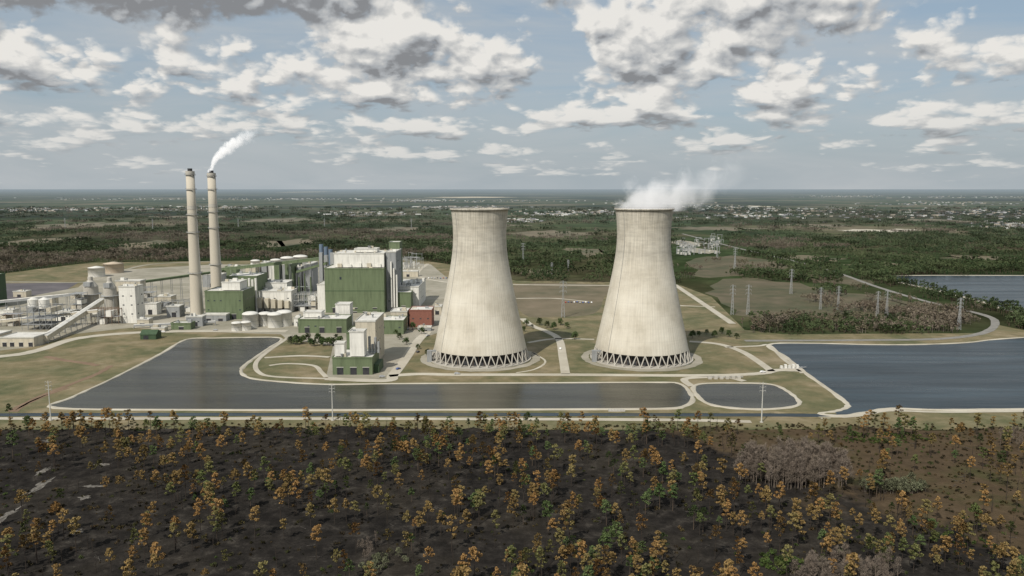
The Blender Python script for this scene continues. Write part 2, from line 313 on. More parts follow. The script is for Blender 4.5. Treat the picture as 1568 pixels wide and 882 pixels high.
# ---------------------------------------------------------------- cooling towers
def tower_mat():
    m=bpy.data.materials.new('tower_concrete'); nt=nodes_of(m); L=nt.links
    tc=nt.nodes.new('ShaderNodeTexCoord'); sp=nt.nodes.new('ShaderNodeSeparateXYZ'); L.new(tc.outputs['Object'],sp.inputs[0])
    ang=math_n(nt,'ARCTAN2',sp.outputs[1],sp.outputs[0]); z=sp.outputs[2]
    cv=nt.nodes.new('ShaderNodeCombineXYZ'); L.new(math_n(nt,'MULTIPLY',ang,34),cv.inputs[0]); L.new(math_n(nt,'MULTIPLY',z,.03),cv.inputs[1])
    st=noise_n(nt,cv.outputs[0],.9,6,.7)      # vertical streaks
    cv2=nt.nodes.new('ShaderNodeCombineXYZ'); L.new(math_n(nt,'MULTIPLY',ang,3),cv2.inputs[0]); L.new(math_n(nt,'MULTIPLY',z,.55),cv2.inputs[1])
    hb=noise_n(nt,cv2.outputs[0],.8,4,.7)     # lift bands
    big=noise_n(nt,tc.outputs['Object'],.035,5,.6)
    r=ramp(nt,[(.42,.385,.31),(.54,.505,.425),(.61,.58,.50)],[.3,.5,.7]); L.new(big,r.inputs[0])
    up=math_n(nt,'MULTIPLY_ADD',z,1/60,clamp=True,c=-60/60)
    a=math_n(nt,'MULTIPLY',math_n(nt,'SUBTRACT',st,.5),math_n(nt,'MULTIPLY_ADD',up,1.0,c=.5))
    bb=math_n(nt,'MULTIPLY',math_n(nt,'SUBTRACT',hb,.5),math_n(nt,'MULTIPLY_ADD',up,.6,c=.16))
    lines=math_n(nt,'LESS_THAN',math_n(nt,'FRACT',math_n(nt,'DIVIDE',z,10.4)),.05)
    k=math_n(nt,'ADD',math_n(nt,'ADD',a,bb),math_n(nt,'MULTIPLY_ADD',up,-.13,c=1.0))
    k=math_n(nt,'SUBTRACT',k,math_n(nt,'MULTIPLY',lines,.05))
    # darker stained ring where the shell is narrowest
    ring=math_n(nt,'SUBTRACT',1.0,math_n(nt,'ABSOLUTE',math_n(nt,'MULTIPLY_ADD',z,1/9,c=-93/9)),clamp=True)
    k=math_n(nt,'SUBTRACT',k,math_n(nt,'MULTIPLY',math_n(nt,'MULTIPLY',ring,st),.28))
    rim=math_n(nt,'MULTIPLY',math_n(nt,'GREATER_THAN',z,128.2),-.22); k=math_n(nt,'ADD',k,rim)
    foot=math_n(nt,'SUBTRACT',1.0,math_n(nt,'MULTIPLY',math_n(nt,'SUBTRACT',z,9.0),1/14),clamp=True); k=math_n(nt,'SUBTRACT',k,math_n(nt,'MULTIPLY',foot,.10))
    cm=nt.nodes.new('ShaderNodeCombineXYZ'); [L.new(k,cm.inputs[i]) for i in range(3)]
    col=mixc(nt,1.0,r.outputs[0],cm.outputs[0],'MULTIPLY')
    b=nt.nodes.new('ShaderNodeBsdfPrincipled'); L.new(col,b.inputs['Base Color']); b.inputs['Roughness'].default_value=.9; b.inputs['Specular IOR Level'].default_value=.15
    ribs=math_n(nt,'SINE',math_n(nt,'MULTIPLY',ang,96))
    bp=nt.nodes.new('ShaderNodeBump'); bp.inputs['Strength'].default_value=.35; bp.inputs['Distance'].default_value=.12; L.new(ribs,bp.inputs['Height']); L.new(bp.outputs[0],b.inputs['Normal'])
    o=nt.nodes.new('ShaderNodeOutputMaterial'); L.new(b.outputs[0],o.inputs[0]); return m
TM=tower_mat()
def prof_r(z):
    zs=[8,22,43,65,87,103,119,130]; rs=[40.6,37.6,33.0,28.4,24.4,22.9,23.3,24.6]
    z=max(z,8)
    for i in range(len(zs)-1):
        if z<=zs[i+1]:
            def t_(j): 
                j0=max(j-1,0);j1=min(j+1,len(zs)-1); return (rs[j1]-rs[j0])/(zs[j1]-zs[j0])
            h=zs[i+1]-zs[i];t=(z-zs[i])/h
            return (2*t**3-3*t*t+1)*rs[i]+(t**3-2*t*t+t)*h*t_(i)+(-2*t**3+3*t*t)*rs[i+1]+(t**3-t*t)*h*t_(i+1)
    return rs[-1]
TY=Yd(548); ZB=10.0
def cooling_tower(px):
    X=Xt(px,TY,60); mb=MB()
    zs=[ZB+i*(129-ZB)/48 for i in range(49)]
    pr=[(prof_r(z),z) for z in zs]+[(25.4,129.05),(25.5,130.3),(24.0,130.3)]+[(prof_r(z)-.9,z) for z in zs[::-1]]+[(prof_r(ZB),ZB)]
    mb.lathe(0,0,pr,128,'shell',cap=False)
    n=36; rb=prof_r(ZB)-.4
    for i in range(n):
        a0=2*math.pi*i/n; 
        for s in (-1,1):
            a1=a0+s*math.pi/n
            mb.strut((42.6*math.cos(a0),42.6*math.sin(a0),.6),(rb*math.cos(a1),rb*math.sin(a1),ZB+.3),.5,'columns',6)
    mb.lathe(0,0,[(44.6,0),(44.6,1.1),(44,1.1),(44,.7),(35,.7)],96,'basin',cap=False)
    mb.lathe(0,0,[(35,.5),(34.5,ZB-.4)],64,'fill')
    for i in range(48):
        a=2*math.pi*i/48; mb.strut((35.3*math.cos(a),35.3*math.sin(a),.5),(35.1*math.cos(a),35.1*math.sin(a),8.4),.18,'steelwork')
    a=math.radians(200); cx,cy=45.5*math.cos(a),45.5*math.sin(a)
    mb.box(cx-2,cx+2,cy-2,cy+2,0,10,'stair'); mb.box(cx+1.9,cx+5.5,cy-.8,cy+.8,8.8,10.2,'stair')
    for i in range(40):
        z0=ZB+i*3; z1=z0+3
        if z1<130:
            mb.strut(((prof_r(z0)+.4)*math.cos(a+.3),(prof_r(z0)+.4)*math.sin(a+.3),z0),((prof_r(z1)+.4)*math.cos(a+.3),(prof_r(z1)+.4)*math.sin(a+.3),z1),.1,'ladder')
    for i in range(64):
        a=2*math.pi*i/64; a2=2*math.pi*(i+1)/64
        mb.strut((25.2*math.cos(a),25.2*math.sin(a),130.3),(25.2*math.cos(a),25.2*math.sin(a),131.5),.06,'ladder')
        mb.strut((25.2*math.cos(a),25.2*math.sin(a),131.5),(25.2*math.cos(a2),25.2*math.sin(a2),131.5),.06,'ladder')
    mb.build('cooling_tower',{'shell':TM,'columns':MAT['conc'],'basin':MAT['conc'],'fill':MAT['dark'],'steelwork':MAT['rust'],'stair':MAT['grey'],'ladder':MAT['steel']},(X,TY,0),smooth=('shell',))
    sm=MB(); ribbon(sm,[(49*math.cos(2*math.pi*i/60)+X,49*math.sin(2*math.pi*i/60)+TY) for i in range(60)],[(-3.5,.2),(3.5,.2)],'g',True,.2); sm.build('tower_apron',{'g':gravel})
    return X
T1=cooling_tower(735); T2=cooling_tower(984)
# ---------------------------------------------------------------- steam
def steam(name,loc,a,p,R0,Rg,xmax,dens,ns,hull,glow,thr=.55,amp=3.2):
    m=bpy.data.materials.new(name+'_vapour'); nt=nodes_of(m); L=nt.links
    tc=nt.nodes.new('ShaderNodeTexCoord'); sp=nt.nodes.new('ShaderNodeSeparateXYZ'); L.new(tc.outputs['Object'],sp.inputs[0])
    x,y,z=sp.outputs; xp=math_n(nt,'MAXIMUM',x,0.001); xn=math_n(nt,'MINIMUM',x,0)
    g=math_n(nt,'MULTIPLY',math_n(nt,'POWER',xp,p),a)
    cv=nt.nodes.new('ShaderNodeCombineXYZ'); L.new(xn,cv.inputs[0]); L.new(y,cv.inputs[1]); L.new(math_n(nt,'SUBTRACT',z,g),cv.inputs[2])
    ln=nt.nodes.new('ShaderNodeVectorMath'); ln.operation='LENGTH'; L.new(cv.outputs[0],ln.inputs[0])
    d=math_n(nt,'DIVIDE',ln.outputs['Value'],math_n(nt,'MULTIPLY_ADD',xp,Rg,c=R0))
    nz_=noise_n(nt,tc.outputs['Object'],ns,4,.6,.3)
    q=math_n(nt,'SUBTRACT',1.0,d); q=math_n(nt,'ADD',q,math_n(nt,'MULTIPLY',math_n(nt,'SUBTRACT',nz_,thr),amp))
    fade=math_n(nt,'SUBTRACT',1.0,math_n(nt,'DIVIDE',xp,xmax),clamp=True)
    q=math_n(nt,'ADD',q,math_n(nt,'MULTIPLY_ADD',fade,.9,c=-.65))
    q=math_n(nt,'MULTIPLY',q,1.6,clamp=True)
    q=math_n(nt,'MULTIPLY',q,math_n(nt,'MULTIPLY',math_n(nt,'POWER',fade,1.1),dens))
    v=nt.nodes.new('ShaderNodeVolumePrincipled'); v.inputs['Color'].default_value=(.98,.98,.98,1); L.new(q,v.inputs['Density'])
    v.inputs['Anisotropy'].default_value=0
    # added glow in place of light scattered many times inside the droplets (only the first scattering is traced)
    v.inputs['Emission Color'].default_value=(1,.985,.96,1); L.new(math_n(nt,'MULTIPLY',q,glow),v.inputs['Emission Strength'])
    o=nt.nodes.new('ShaderNodeOutputMaterial'); L.new(v.outputs[0],o.inputs['Volume'])
    mb=MB(); x0,x1,yy,z0,z1=hull; mb.box(x0,x1,-yy,yy,z0,z1,'v'); mb.build(name,{'v':m},loc)
steam('steam_plume',(T2,TY,129),.62,.9,19.5,.02,92,.055,.06,(-24,88,26,-1.0,52),.38,.5,2.8)
# ---------------------------------------------------------------- smoke stacks
stackm=M('stack_concrete',[(.44,.405,.33),(.53,.49,.41)],.06,[(.42,.38,.31),(.55,.51,.43)],.02,stretch=(1,1,.25))
def stack(px,pb,pt,r0,r1):
    Yb=(168-H)/math.tan(-dep(pt)) ; X=Xt(px,Yb,150); mb=MB()
    mb.lathe(0,0,[(r0,0),(r0*.88,35),(r0*.78,80),(r1*1.05,130),(r1,163)],40,'shaft')
    mb.lathe(0,0,[(r1+.25,163),(r1+.3,166.5)],40,'band'); mb.lathe(0,0,[(r1*.55,166.5),(r1*.55,169.5)],32,'flue',cap=False); mb.lathe(0,0,[(r1*.5,166.6),(r1*.5,169)],24,'flue')
    for z in (52,98,118,146,162):
        rr=r0+(r1-r0)*z/163+.2
        mb.lathe(0,0,[(rr,z),(rr+1.0,z),(rr+1.0,z+.4),(rr,z+.4)],32,'platform',cap=False)
        for i in range(20):
            a=2*math.pi*i/20; mb.strut(((rr+.9)*math.cos(a),(rr+.9)*math.sin(a),z),((rr+.9)*math.cos(a),(rr+.9)*math.sin(a),z+1.4),.07,'platform')
        mb.lathe(0,0,[(rr+.9,z+1.3),(rr+1.0,z+1.5)],32,'platform',cap=False)
    mb.lathe(0,0,[(r0+(r1-r0)*146/163+.3,124),(r1+.5,128)],32,'band2',cap=False)
    for i in range(54): mb.strut((r0-.0-(r0-r1)*i/54+.4,-1.5,i*3),(r0-(r0-r1)*(i+1)/54+.4,-1.5,i*3+3),.2,'platform')
    mb.box(-r0-3,r0+3,-r0-2,-r0*.5,0,4,'band')
    mb.build('smokestack',{'shaft':stackm,'band':MAT['conc'],'flue':MAT['dark'],'platform':MAT['steel'],'band2':MAT['conc']},(X,Yb,0),smooth=('shaft',))
    return X,Yb
S1=stack(292,484,260,7.4,4.6); S2=stack(324.5,460,263,7.6,4.9)
steam('smoke_plume',(S2[0],S2[1],168),6.3,.5,4.2,.2,66,.30,.15,(-5,60,15,-.5,64),.5,.5,2.4)
# ---------------------------------------------------------------- industrial buildings
def block(mb,x0,x1,y0,y1,z0,z1,w,roofk='roof',doors=0,wins=0,units=0,seams=True):
    mb.box(x0,x1,y0,y1,z0,z1,w)
    tk=w if w in('green','brick','dgreen') else 'trim'
    mb.box(x0-.35,x1+.35,y0-.35,y1+.35,z1,z1+.5,tk); 
    mb.box(x0+.4,x1-.4,y0+.4,y1-.4,z1+.5,z1+.62,roofk)
    for a,b,c,d in ((x0-.35,x1+.35,y0-.35,y0),(x0-.35,x1+.35,y1,y1+.35),(x0-.35,x0,y0,y1),(x1,x1+.35,y0,y1)): mb.box(a,b,c,d,z1+.5,z1+1.3,tk)
    for i in range(doors):
        xx=x0+(x1-x0)*(i+.5)/doors+R(-1,1); dw=min(5,(x1-x0)/doors*.5); dh=min(6,(z1-z0)*.5)
        mb.box(xx-dw/2,xx+dw/2,y0-.12,y0+.1,z0+.01,z0+dh,'dark'); mb.box(xx-dw/2-.3,xx+dw/2+.3,y0-.25,y0-.02,z0+dh,z0+dh+.4,'trim')
    for r in range(wins):
        zz=z0+(z1-z0)*(r+1)/(wins+1)+.5
        n=max(2,int((x1-x0)/7))
        for i in range(n):
            if R(0,1)<.45: continue
            xx=x0+(x1-x0)*(i+.5)/n; mb.box(xx-1,xx+1,y0-.08,y0+.1,zz-.7,zz+.5,'glass')
        n=max(1,int((y1-y0)/8))
        for i in range(n):
            if R(0,1)<.4: continue
            yy=y0+(y1-y0)*(i+.5)/n; mb.box(x1-.1,x1+.08,yy-1.2,yy+1.2,zz-.8,zz+.6,'glass'); mb.box(x0-.08,x0+.1,yy-1.2,yy+1.2,zz-.8,zz+.6,'glass')
    for i in range(units):
        ux=R(x0+2,x1-3);uy=R(y0+1,y1-3);us=R(1,2.6); 
        if R(0,1)<.6: mb.box(ux-us,ux+us,uy-us*.7,uy+us*.7,z1+.62,z1+R(1.8,4),random.choice(['beige','grey','white']))
        else: mb.lathe(ux,uy,[(.7,z1+.6),(.7,z1+3),(1.2,z1+3),(1.2,z1+3.6)],10,'grey')
TR={'trim':M('trim_paint',[(.42,.42,.38),(.54,.53,.49)],.4)}
def bld(name,px0,px1,pb,pt,depth,w='white',Y=None,**k):
    Y0=Y or Yd(pb); z1=max(3,Zt(pt,Y0)); mb=MB(); block(mb,Xt(px0,Y0,z1/2),Xt(px1,Y0,z1/2),Y0,Y0+depth,0,z1,w,**k); return mb.build(name,TR)
def frame(mb,x0,x1,y0,y1,z,fl=6,fill=.4,k='steel'):
    nx=max(1,int((x1-x0)/6)); ny=max(1,int((y1-y0)/8)); nz=max(1,int(z/fl))
    xs=[x0+(x1-x0)*i/nx for i in range(nx+1)]; ys=[y0+(y1-y0)*i/ny for i in range(ny+1)]; zs=[z*i/nz for i in range(nz+1)]
    for a in xs:
        for b in ys: mb.strut((a,b,0),(a,b,z+1),.28,k)
    for c in zs[1:]:
        for b in ys: mb.strut((x0,b,c),(x1,b,c),.22,k)
        for a in xs: mb.strut((a,y0,c),(a,y1,c),.22,k)
        if R(0,1)<.6: mb.box(x0,x1,y0+.3,y1-.3,c-.1,c+.1,'grey')
    for i in range(nx):
        for j in range(nz):
            if R(0,1)<.5: mb.strut((xs[i],y0,zs[j]),(xs[i+1],y0,zs[j+1]),.15,k)
            if R(0,1)<fill:
                q=random.choice(['white','beige','grey','grey','conc']); mb.box(xs[i]+.6,xs[i+1]-.6,y0+1,y1-1,zs[j]+.15,zs[j+1]-R(.8,2.5),q)
def tank(mb,x,y,r,z0,z1,k='tank',dome=.25,cone=False):
    pr=[(r,z0),(r,z1),(r*1.02,z1),(r*1.02,z1+.3)]
    if cone: pr+=[(r*.15,z1+r*dome),(0.1,z1+r*dome)]
    else: pr+=[(r*math.cos(t),z1+.3+r*dome*math.sin(t)) for t in [.3,.6,.9,1.2,1.5]]
    mb.lathe(x,y,pr,28,k)
    for i in range(9):
        a=-1.2-i*.09; zz=z0+(z1-z0)*i/9; mb.strut((x+(r+.3)*math.cos(a),y+(r+.3)*math.sin(a),zz),(x+(r+.3)*math.cos(a-.09),y+(r+.3)*math.sin(a-.09),zz+(z1-z0)/9),.13,'steel')
    mb.lathe(x,y,[(r+.05,z0+(z1-z0)*.5),(r+.15,z0+(z1-z0)*.5+.25)],28,'steel',cap=False)
def tankpx(name,px,pb,pt,wpx,k='tank',**kw):
    Y=Yd(pb); r=wpx/2*Y/F; mb=MB(); tank(mb,0,0,r,0,Zt(pt,Y),k,**kw); mb.build(name,TR,(Xt(px,Y),Y+r,0),smooth=(k,))
# main boiler house
Y=Yd(479); mb=MB(); X=lambda p,z=40:Xt(p,Y,z); Z=lambda p:Zt(p,Y)
block(mb,X(497),X(588),Y,Y+62,0,Z(412),'green',doors=3,wins=0,units=4)
mb.box(X(497)-.1,X(588)+.1,Y-.12,Y+.1,Z(446),Z(445),'dgreen')
block(mb,X(484),X(496.8),Y+4,Y+44,0,Z(437),'white',wins=1)
z2=Z(412)+1.4
Yb=Y+9; xx=lambda p:Xt(p,Yb,60)
block(mb,xx(511),xx(588),Yb,Yb+45,z2,Zt(389,Yb),'white',units=6,seams=False)
for i in range(5):
    a=xx(517+i*15); mb.box(a,a+5,Yb-2,Yb-.02,z2+.1,z2+R(3,5),'white' if i%3 else 'beige')
block(mb,xx(540),xx(575),Yb+12,Yb+30,Zt(389,Yb)+1.4,Zt(383,Yb),'white',seams=False,units=3)
block(mb,xx(586),xx(603),Yb+50,Yb+75,0,Zt(372,Yb+50),'green',wins=2,seams=False,units=2)
block(mb,X(588)+.5,X(604),Y+14,Y+60,0,Z(388),'grey',wins=5,units=2,seams=False)
for i in range(3): mb.box(X(588)+6+i*3.2,X(588)+7.6+i*3.2,Y+11,Y+13.6,5,Z(402)-i*8,'white')
for i,p in enumerate((492,499,506)): mb.lathe(Xt(p,Y+70,70),Y+70,[(2.6,0),(2.6,Zt(374+i*4,Y+70))],16,'blue')
for i in range(5): mb.box(xx(512+i*15),xx(514+i*15),Yb+4,Yb+7,Zt(389,Yb)+1.3,Zt(389,Yb)+R(2,5),'beige')
for i,p in enumerate((488,496,505,513)): mb.box(Xt(p,Y+48,70),Xt(p+5,Y+48,70),Y+48,Y+54,0,Zt(387+4*(i%2),Y+48),'grey')
mb.box(X(520),X(523),Y-.2,Y+.1,Z(428),Z(424),'glass')
mb.build('boiler_house',TR)
Y=Yd(476); mb=MB(); X=lambda p,z=15:Xt(p,Y,z)
block(mb,X(586),X(629),Y,Y+20,0,Zt(449,Y),'green',doors=2,wins=1,units=3)
block(mb,X(600),X(638),Y+22,Y+100,0,Zt(440,Y+22),'white',wins=2,units=9)
block(mb,X(540),X(585.5),Y-16,Y-2,0,Zt(472,Y),'green',doors=3,units=4)
for i in range(6): mb.box(X(604)+i*5,X(604)+i*5+3,Y+30+i*9,Y+34+i*9,Zt(440,Y+22)+1,Zt(440,Y+22)+5,'white')
mb.build('turbine_hall',TR)
bld('brick_building',627,661,501,476,26,'brick',wins=1,units=3)
mb=MB();Y=Yd(512); block(mb,Xt(570,Y),Xt(618,Y),Y,Y+28,0,Zt(492,Y),'green',wins=1,units=6); block(mb,Xt(590,Y),Xt(616,Y),Y+38,Y+60,0,Zt(478,Y+38),'beige',wins=1,units=4); mb.build('control_building',TR)
mb=MB();Y=Yd(510); block(mb,Xt(457,Y),Xt(531,Y),Y,Y+28,0,Zt(490,Y),'green',doors=3,wins=1,units=5); block(mb,Xt(462,Y),Xt(490,Y),Y+8,Y+22,Zt(490,Y)+1.4,Zt(481,Y),'white'); block(mb,Xt(503,Y),Xt(526,Y),Y+34,Y+50,0,Zt(467,Y+34),'white',wins=1); mb.build('service_building',TR)
Y=Yd(574); mb=MB(); X=lambda p,z=10:Xt(p,Y,z)
block(mb,X(509),X(570),Y,Y+32,0,Zt(549,Y),'green',doors=3,units=3)
z2=Zt(549,Y)+1.35
block(mb,X(535,20),X(557,20),Y+2,Y+14,z2,Zt(510,Y),'white',wins=0,seams=False,units=1)
block(mb,X(511,20),X(526,20),Y+3,Y+11,z2,Zt(528,Y),'white',seams=False)
block(mb,Xt(547,Y+40,20),Xt(577,Y+40,20),Y+34,Y+78,0,Zt(493,Y+34),'beige',wins=3,seams=False,units=3)
block(mb,Xt(530,Y+30,10),Xt(546,Y+30,10),Y+33,Y+60,0,Zt(510,Y+34),'green',wins=1)
for i in range(4): mb.box(X(558,20)+.3+i*2.4,X(558,20)+2+i*2.4,Y+15,Y+18,z2,z2+R(5,14),'grey')
mb.box(X(570)+.2,X(578),Y+6,Y+28,0,7,'dgreen')
mb.build('treatment_building',TR)
Y=Yd(489); mb=MB(); X=lambda p,z=20:Xt(p,Y,z)
block(mb,X(314),X(372),Y,Y+40,0,Zt(447,Y),'green',doors=2,wins=2,units=4)
block(mb,X(338),X(366),Y+5,Y+30,Zt(447,Y)+1.4,Zt(434,Y),'white',seams=False,units=5)
block(mb,Xt(352,Y+60,30),Xt(398,Y+60,30),Y+50,Y+90,0,Zt(424,Y+50),'green',wins=2,units=6)
block(mb,X(316),X(352),Y-14,Y-2,0,Zt(480,Y),'grey',doors=2,wins=0)
for i in range(5): mb.lathe(Xt(372+i*5,Y+46,30),Y+46,[(1.4,0),(1.4,Zt(426+2*(i%2),Y+46))],12,'white')
mb.build('absorber_building',TR)
mb=MB();Y=Yd(478); X=lambda p,z=20:Xt(p,Y,z)
block(mb,X(395),X(446),Y,Y+26,0,Zt(447,Y),'white',wins=2,units=9,doors=2); block(mb,Xt(400,Y+30,20),Xt(440,Y+30,20),Y+29,Y+60,0,Zt(434,Y+29),'white',wins=2,units=9)
frame(mb,X(448),X(482),Y+3,Y+30,Zt(452,Y),6,.5)
for i in range(5): mb.box(X(397)+i*8,X(397)+i*8+5,Y-8,Y-1,6,Zt(455,Y)-i,'beige'); mb.lathe(X(399)+i*8,Y-4,[(.4,0),(3,6)],8,'grey')
mb.build('precipitator',TR)
Y=Yd(450)
mb=MB()
for i in range(9):
    a=365+i*12; t=407+R(-3,6); block(mb,Xt(a,Y,10),Xt(a+R(7,11),Y,10),Y+R(0,40),Y+60,0,Zt(t,Y),random.choice(['white','green','beige','grey']),units=3,seams=False)
mb.build('process_building',TR)
for px in (380,403,418,432): tankpx('storage_tank',px,R(500,504),R(480,485),R(20,25),dome=.3)
for px,pb,pt,w in ((360,508,496,16),(374,507,495,16),(420,410,399,16),(437,408,396,20),(457,406,394,22),(389,412,400,14)): tankpx('storage_tank',px,pb,pt,w,dome=.25)
tankpx('oil_tank',142,425,411,24,'tank',dome=.2,cone=True); tankpx('oil_tank',167,419,405,29,'tan',dome=.2,cone=True)
def silo(px,pb,pt,w,k='beige'):
    Y=Yd(pb); r=w/2*Y/F; z=Zt(pt,Y); mb=MB(); mb.lathe(0,0,[(r,0),(r,z*.72),(r*.95,z*.74),(r*.35,z*.9),(r*.35,z),(0.1,z+1)],28,'body')
    for i in range(6): a=i*math.pi/3+.3; mb.strut((r*1.25*math.cos(a),r*1.25*math.sin(a),0),(r*1.25*math.cos(a),r*1.25*math.sin(a),z*.5),.3,'steel')
    mb.lathe(0,0,[(r*1.02,z*.5),(r*1.4,z*.5),(r*1.4,z*.5+.5),(r*1.02,z*.5+.5)],28,'steel',cap=False)
    mb.box(-r*.5,r*.5,-r*1.1,-r*.3,z*.74,z*.86,'grey'); mb.build('coal_silo',{**TR,'body':MAT[k]},(Xt(px,Y),Y+r,0))
silo(136,478,425,21,'conc'); silo(166,482,426,19,'conc'); silo(194,485,438,18,'white')
bld('crusher_house',183,208,495,440,20,'white',wins=3,units=3,seams=False)
bld('crusher_house',178,216,478,431,14,'beige',wins=2,units=2,seams=False)
bld('pump_house',222,240,482,466,12,'white',doors=1); bld('maintenance_shed',0,52,531,518,26,'beige',doors=4)
bld('maintenance_shed',-80,-8,529,515,26,'beige',doors=4)
bld('coal_bunker',-90,-22,473,425,40,'dgreen',wins=1)
for (a,bq,pb,pt,d,w) in ((85,108,492,478,14,'white'),(60,80,470,458,14,'beige'),(232,252,508,503,8,'beige'),(262,292,505,496,12,'green'),(255,275,486,470,14,'grey'),(236,262,470,455,16,'beige'),(0,20,487,476,12,'white'),(310,340,440,421,20,'grey'),(345,362,428,409,20,'green'),(540,568,520,508,14,'green'),(664,676,482,470,14,'beige'),(610,640,424,416,14,'beige'),(640,660,507,502,8,'grey'),(210,228,500,490,10,'beige'),(285,310,500,486,10,'grey'),(20,40,455,447,12,'beige'),(450,470,500,488,10,'white'),(472,490,476,455,12,'white')):
    bld('utility_building',a,bq,pb,pt,d,w,doors=1,wins=0 if pb-pt<12 else 1,units=3)
mb=MB();Y=Yd(506)
frame(mb,Xt(34,Y),Xt(80,Y),Y,Y+22,Zt(470,Y),6,.35)
for p in (45,62): tank(mb,Xt(p,Y),Y+10,5.2,Zt(474,Y),Zt(461,Y),'tank',cone=True,dome=.5)
mb.build('lime_plant',TR)
for (a,bq,pb,pt,d) in ((108,126,482,450,14),(140,182,497,474,16),(218,236,480,440,10),(240,300,478,462,14),(346,372,470,452,12),(0,30,500,482,14),(560,600,497,486,12)):
    mb=MB();Y=Yd(pb); frame(mb,Xt(a,Y),Xt(bq,Y),Y,Y+d,Zt(pt,Y),6,.35,random.choice(['steel','steel','rust'])); mb.build('pipe_rack',TR)
def conveyor(a,b,w,k,name='coal_conveyor'):
    mb=MB(); a=Vector(a);b=Vector(b);d=b-a; h=Vector((-d.y,d.x,0)).normalized()*w/2; up=Vector((0,0,w*.9))
    vs=[tuple(q) for q in (a-h,a+h,a+h+up,a-h+up,b-h,b+h,b+h+up,b-h+up)]
    mb.add(vs,[(0,1,2,3),(4,7,6,5),(0,4,5,1),(1,5,6,2),(2,6,7,3),(3,7,4,0)],'gallery')
    rf=[tuple(q) for q in (a-h*1.15+up*1.01,a+h*1.15+up*1.01,a+up*1.25,b-h*1.15+up*1.01,b+h*1.15+up*1.01,b+up*1.25)]
    mb.add(rf,[(0,1,2),(3,5,4),(0,2,5,3),(1,4,5,2),(0,3,4,1)],'roofing')
    n=max(2,int(d.length/14))
    for i in range(n+1):
        p=a+d*i/n
        if p.z>2:
            for s in (-1,1):
                mb.strut((p.x+h.x*s*1.3,p.y+h.y*s*1.3,0),(p.x+h.x*s,p.y+h.y*s,p.z),.3,'trestle')
            mb.strut((p.x+h.x,p.y+h.y,p.z*.5),(p.x-h.x,p.y-h.y,p.z*.5),.2,'trestle')
    mb.build(name,{'gallery':MAT[k],'roofing':MAT['roof'] if k!='green' else MAT['green'],'trestle':MAT['steel']})
def W(px,py_ground,pz=None):
    Y=Yd(py_ground); z=0 if pz is None else Zt(pz,Y); return (Xt(px,Y,z),Y,z)
conveyor(W(68,526,522),W(156,486,464),5.5,'beige')
conveyor(W(340,450,415),W(505,455,397),4.0,'green')
conveyor(W(200,470,436),W(345,450,416),3.0,'green')
conveyor(W(455,462,418),W(500,470,405),3,'green')
conveyor(W(205,503,500),W(330,498,494),2,'steel','pipe_bridge'); conveyor(W(0,500,494),W(150,498,478),3,'beige'); conveyor(W(-120,480,476),W(120,478,452),3,'grey')
mb=MB();Y=Yd(468)
for p in range(450,478,9): mb.strut((Xt(p,Y),Y,0),(Xt(p,Y),Y,Zt(418+(p%2)*6,Y)),.9,'green')
frame(mb,Xt(450,Y),Xt(476,Y),Y+2,Y+10,Zt(440,Y),8,.2,'green'); mb.build('conveyor_tower',TR)
Y=Yd(520); mb=MB(); x0,x1=Xt(215,Y),Xt(239,Y); mb.box(x0,x1,Y,Y+12,0,5,'dgreen'); mb.add([(x0-.5,Y-.5,5.02),(x1+.5,Y-.5,5.02),(x1+.5,Y+12.5,5.02),(x0-.5,Y+12.5,5.02),(x0-.5,Y+6,9),(x1+.5,Y+6,9)],[(0,1,5,4),(2,3,4,5),(0,4,3),(1,2,5),(0,3,2,1)],'dgreen'); mb.box(x0+3,x0+8,Y-.1,Y+.1,0,4,'dark'); mb.build('pond_shed',TR)
mb=MB()
for i in range(46):
    px,pb=R(1035,1100),R(366,392); Y=Yd(pb); x=Xt(px,Y); z=R(8,18); w_=R(8,16)
    mb.strut((x,Y,0),(x,Y,z),.5,'steel'); mb.strut((x+w_,Y,0),(x+w_,Y,z),.5,'steel'); mb.strut((x-1,Y,z*.93),(x+w_+1,Y,z*.93),.5,'steel'); mb.box(x+2,x+6,Y+2,Y+7,0,R(3,6),'trim')
mb.build('substation',TR)
for q in [(1050,372,22,4),(1075,384,25,4)]: sheet('substation_yard',blob(*q),.14,gravel)
mb=MB()
for i in range(24):
    px,pb=R(608,640),R(402,412); Y=Yd(pb); x=Xt(px,Y); z=R(12,24); w_=R(8,12)
    mb.strut((x,Y,0),(x,Y,z),.25,'steel'); mb.strut((x+w_,Y,0),(x+w_,Y,z),.25,'steel'); mb.strut((x-1,Y,z*.93),(x+w_+1,Y,z*.93),.25,'steel'); mb.box(x+2,x+5,Y+2,Y+6,0,3,'trim')
mb.build('substation',TR)
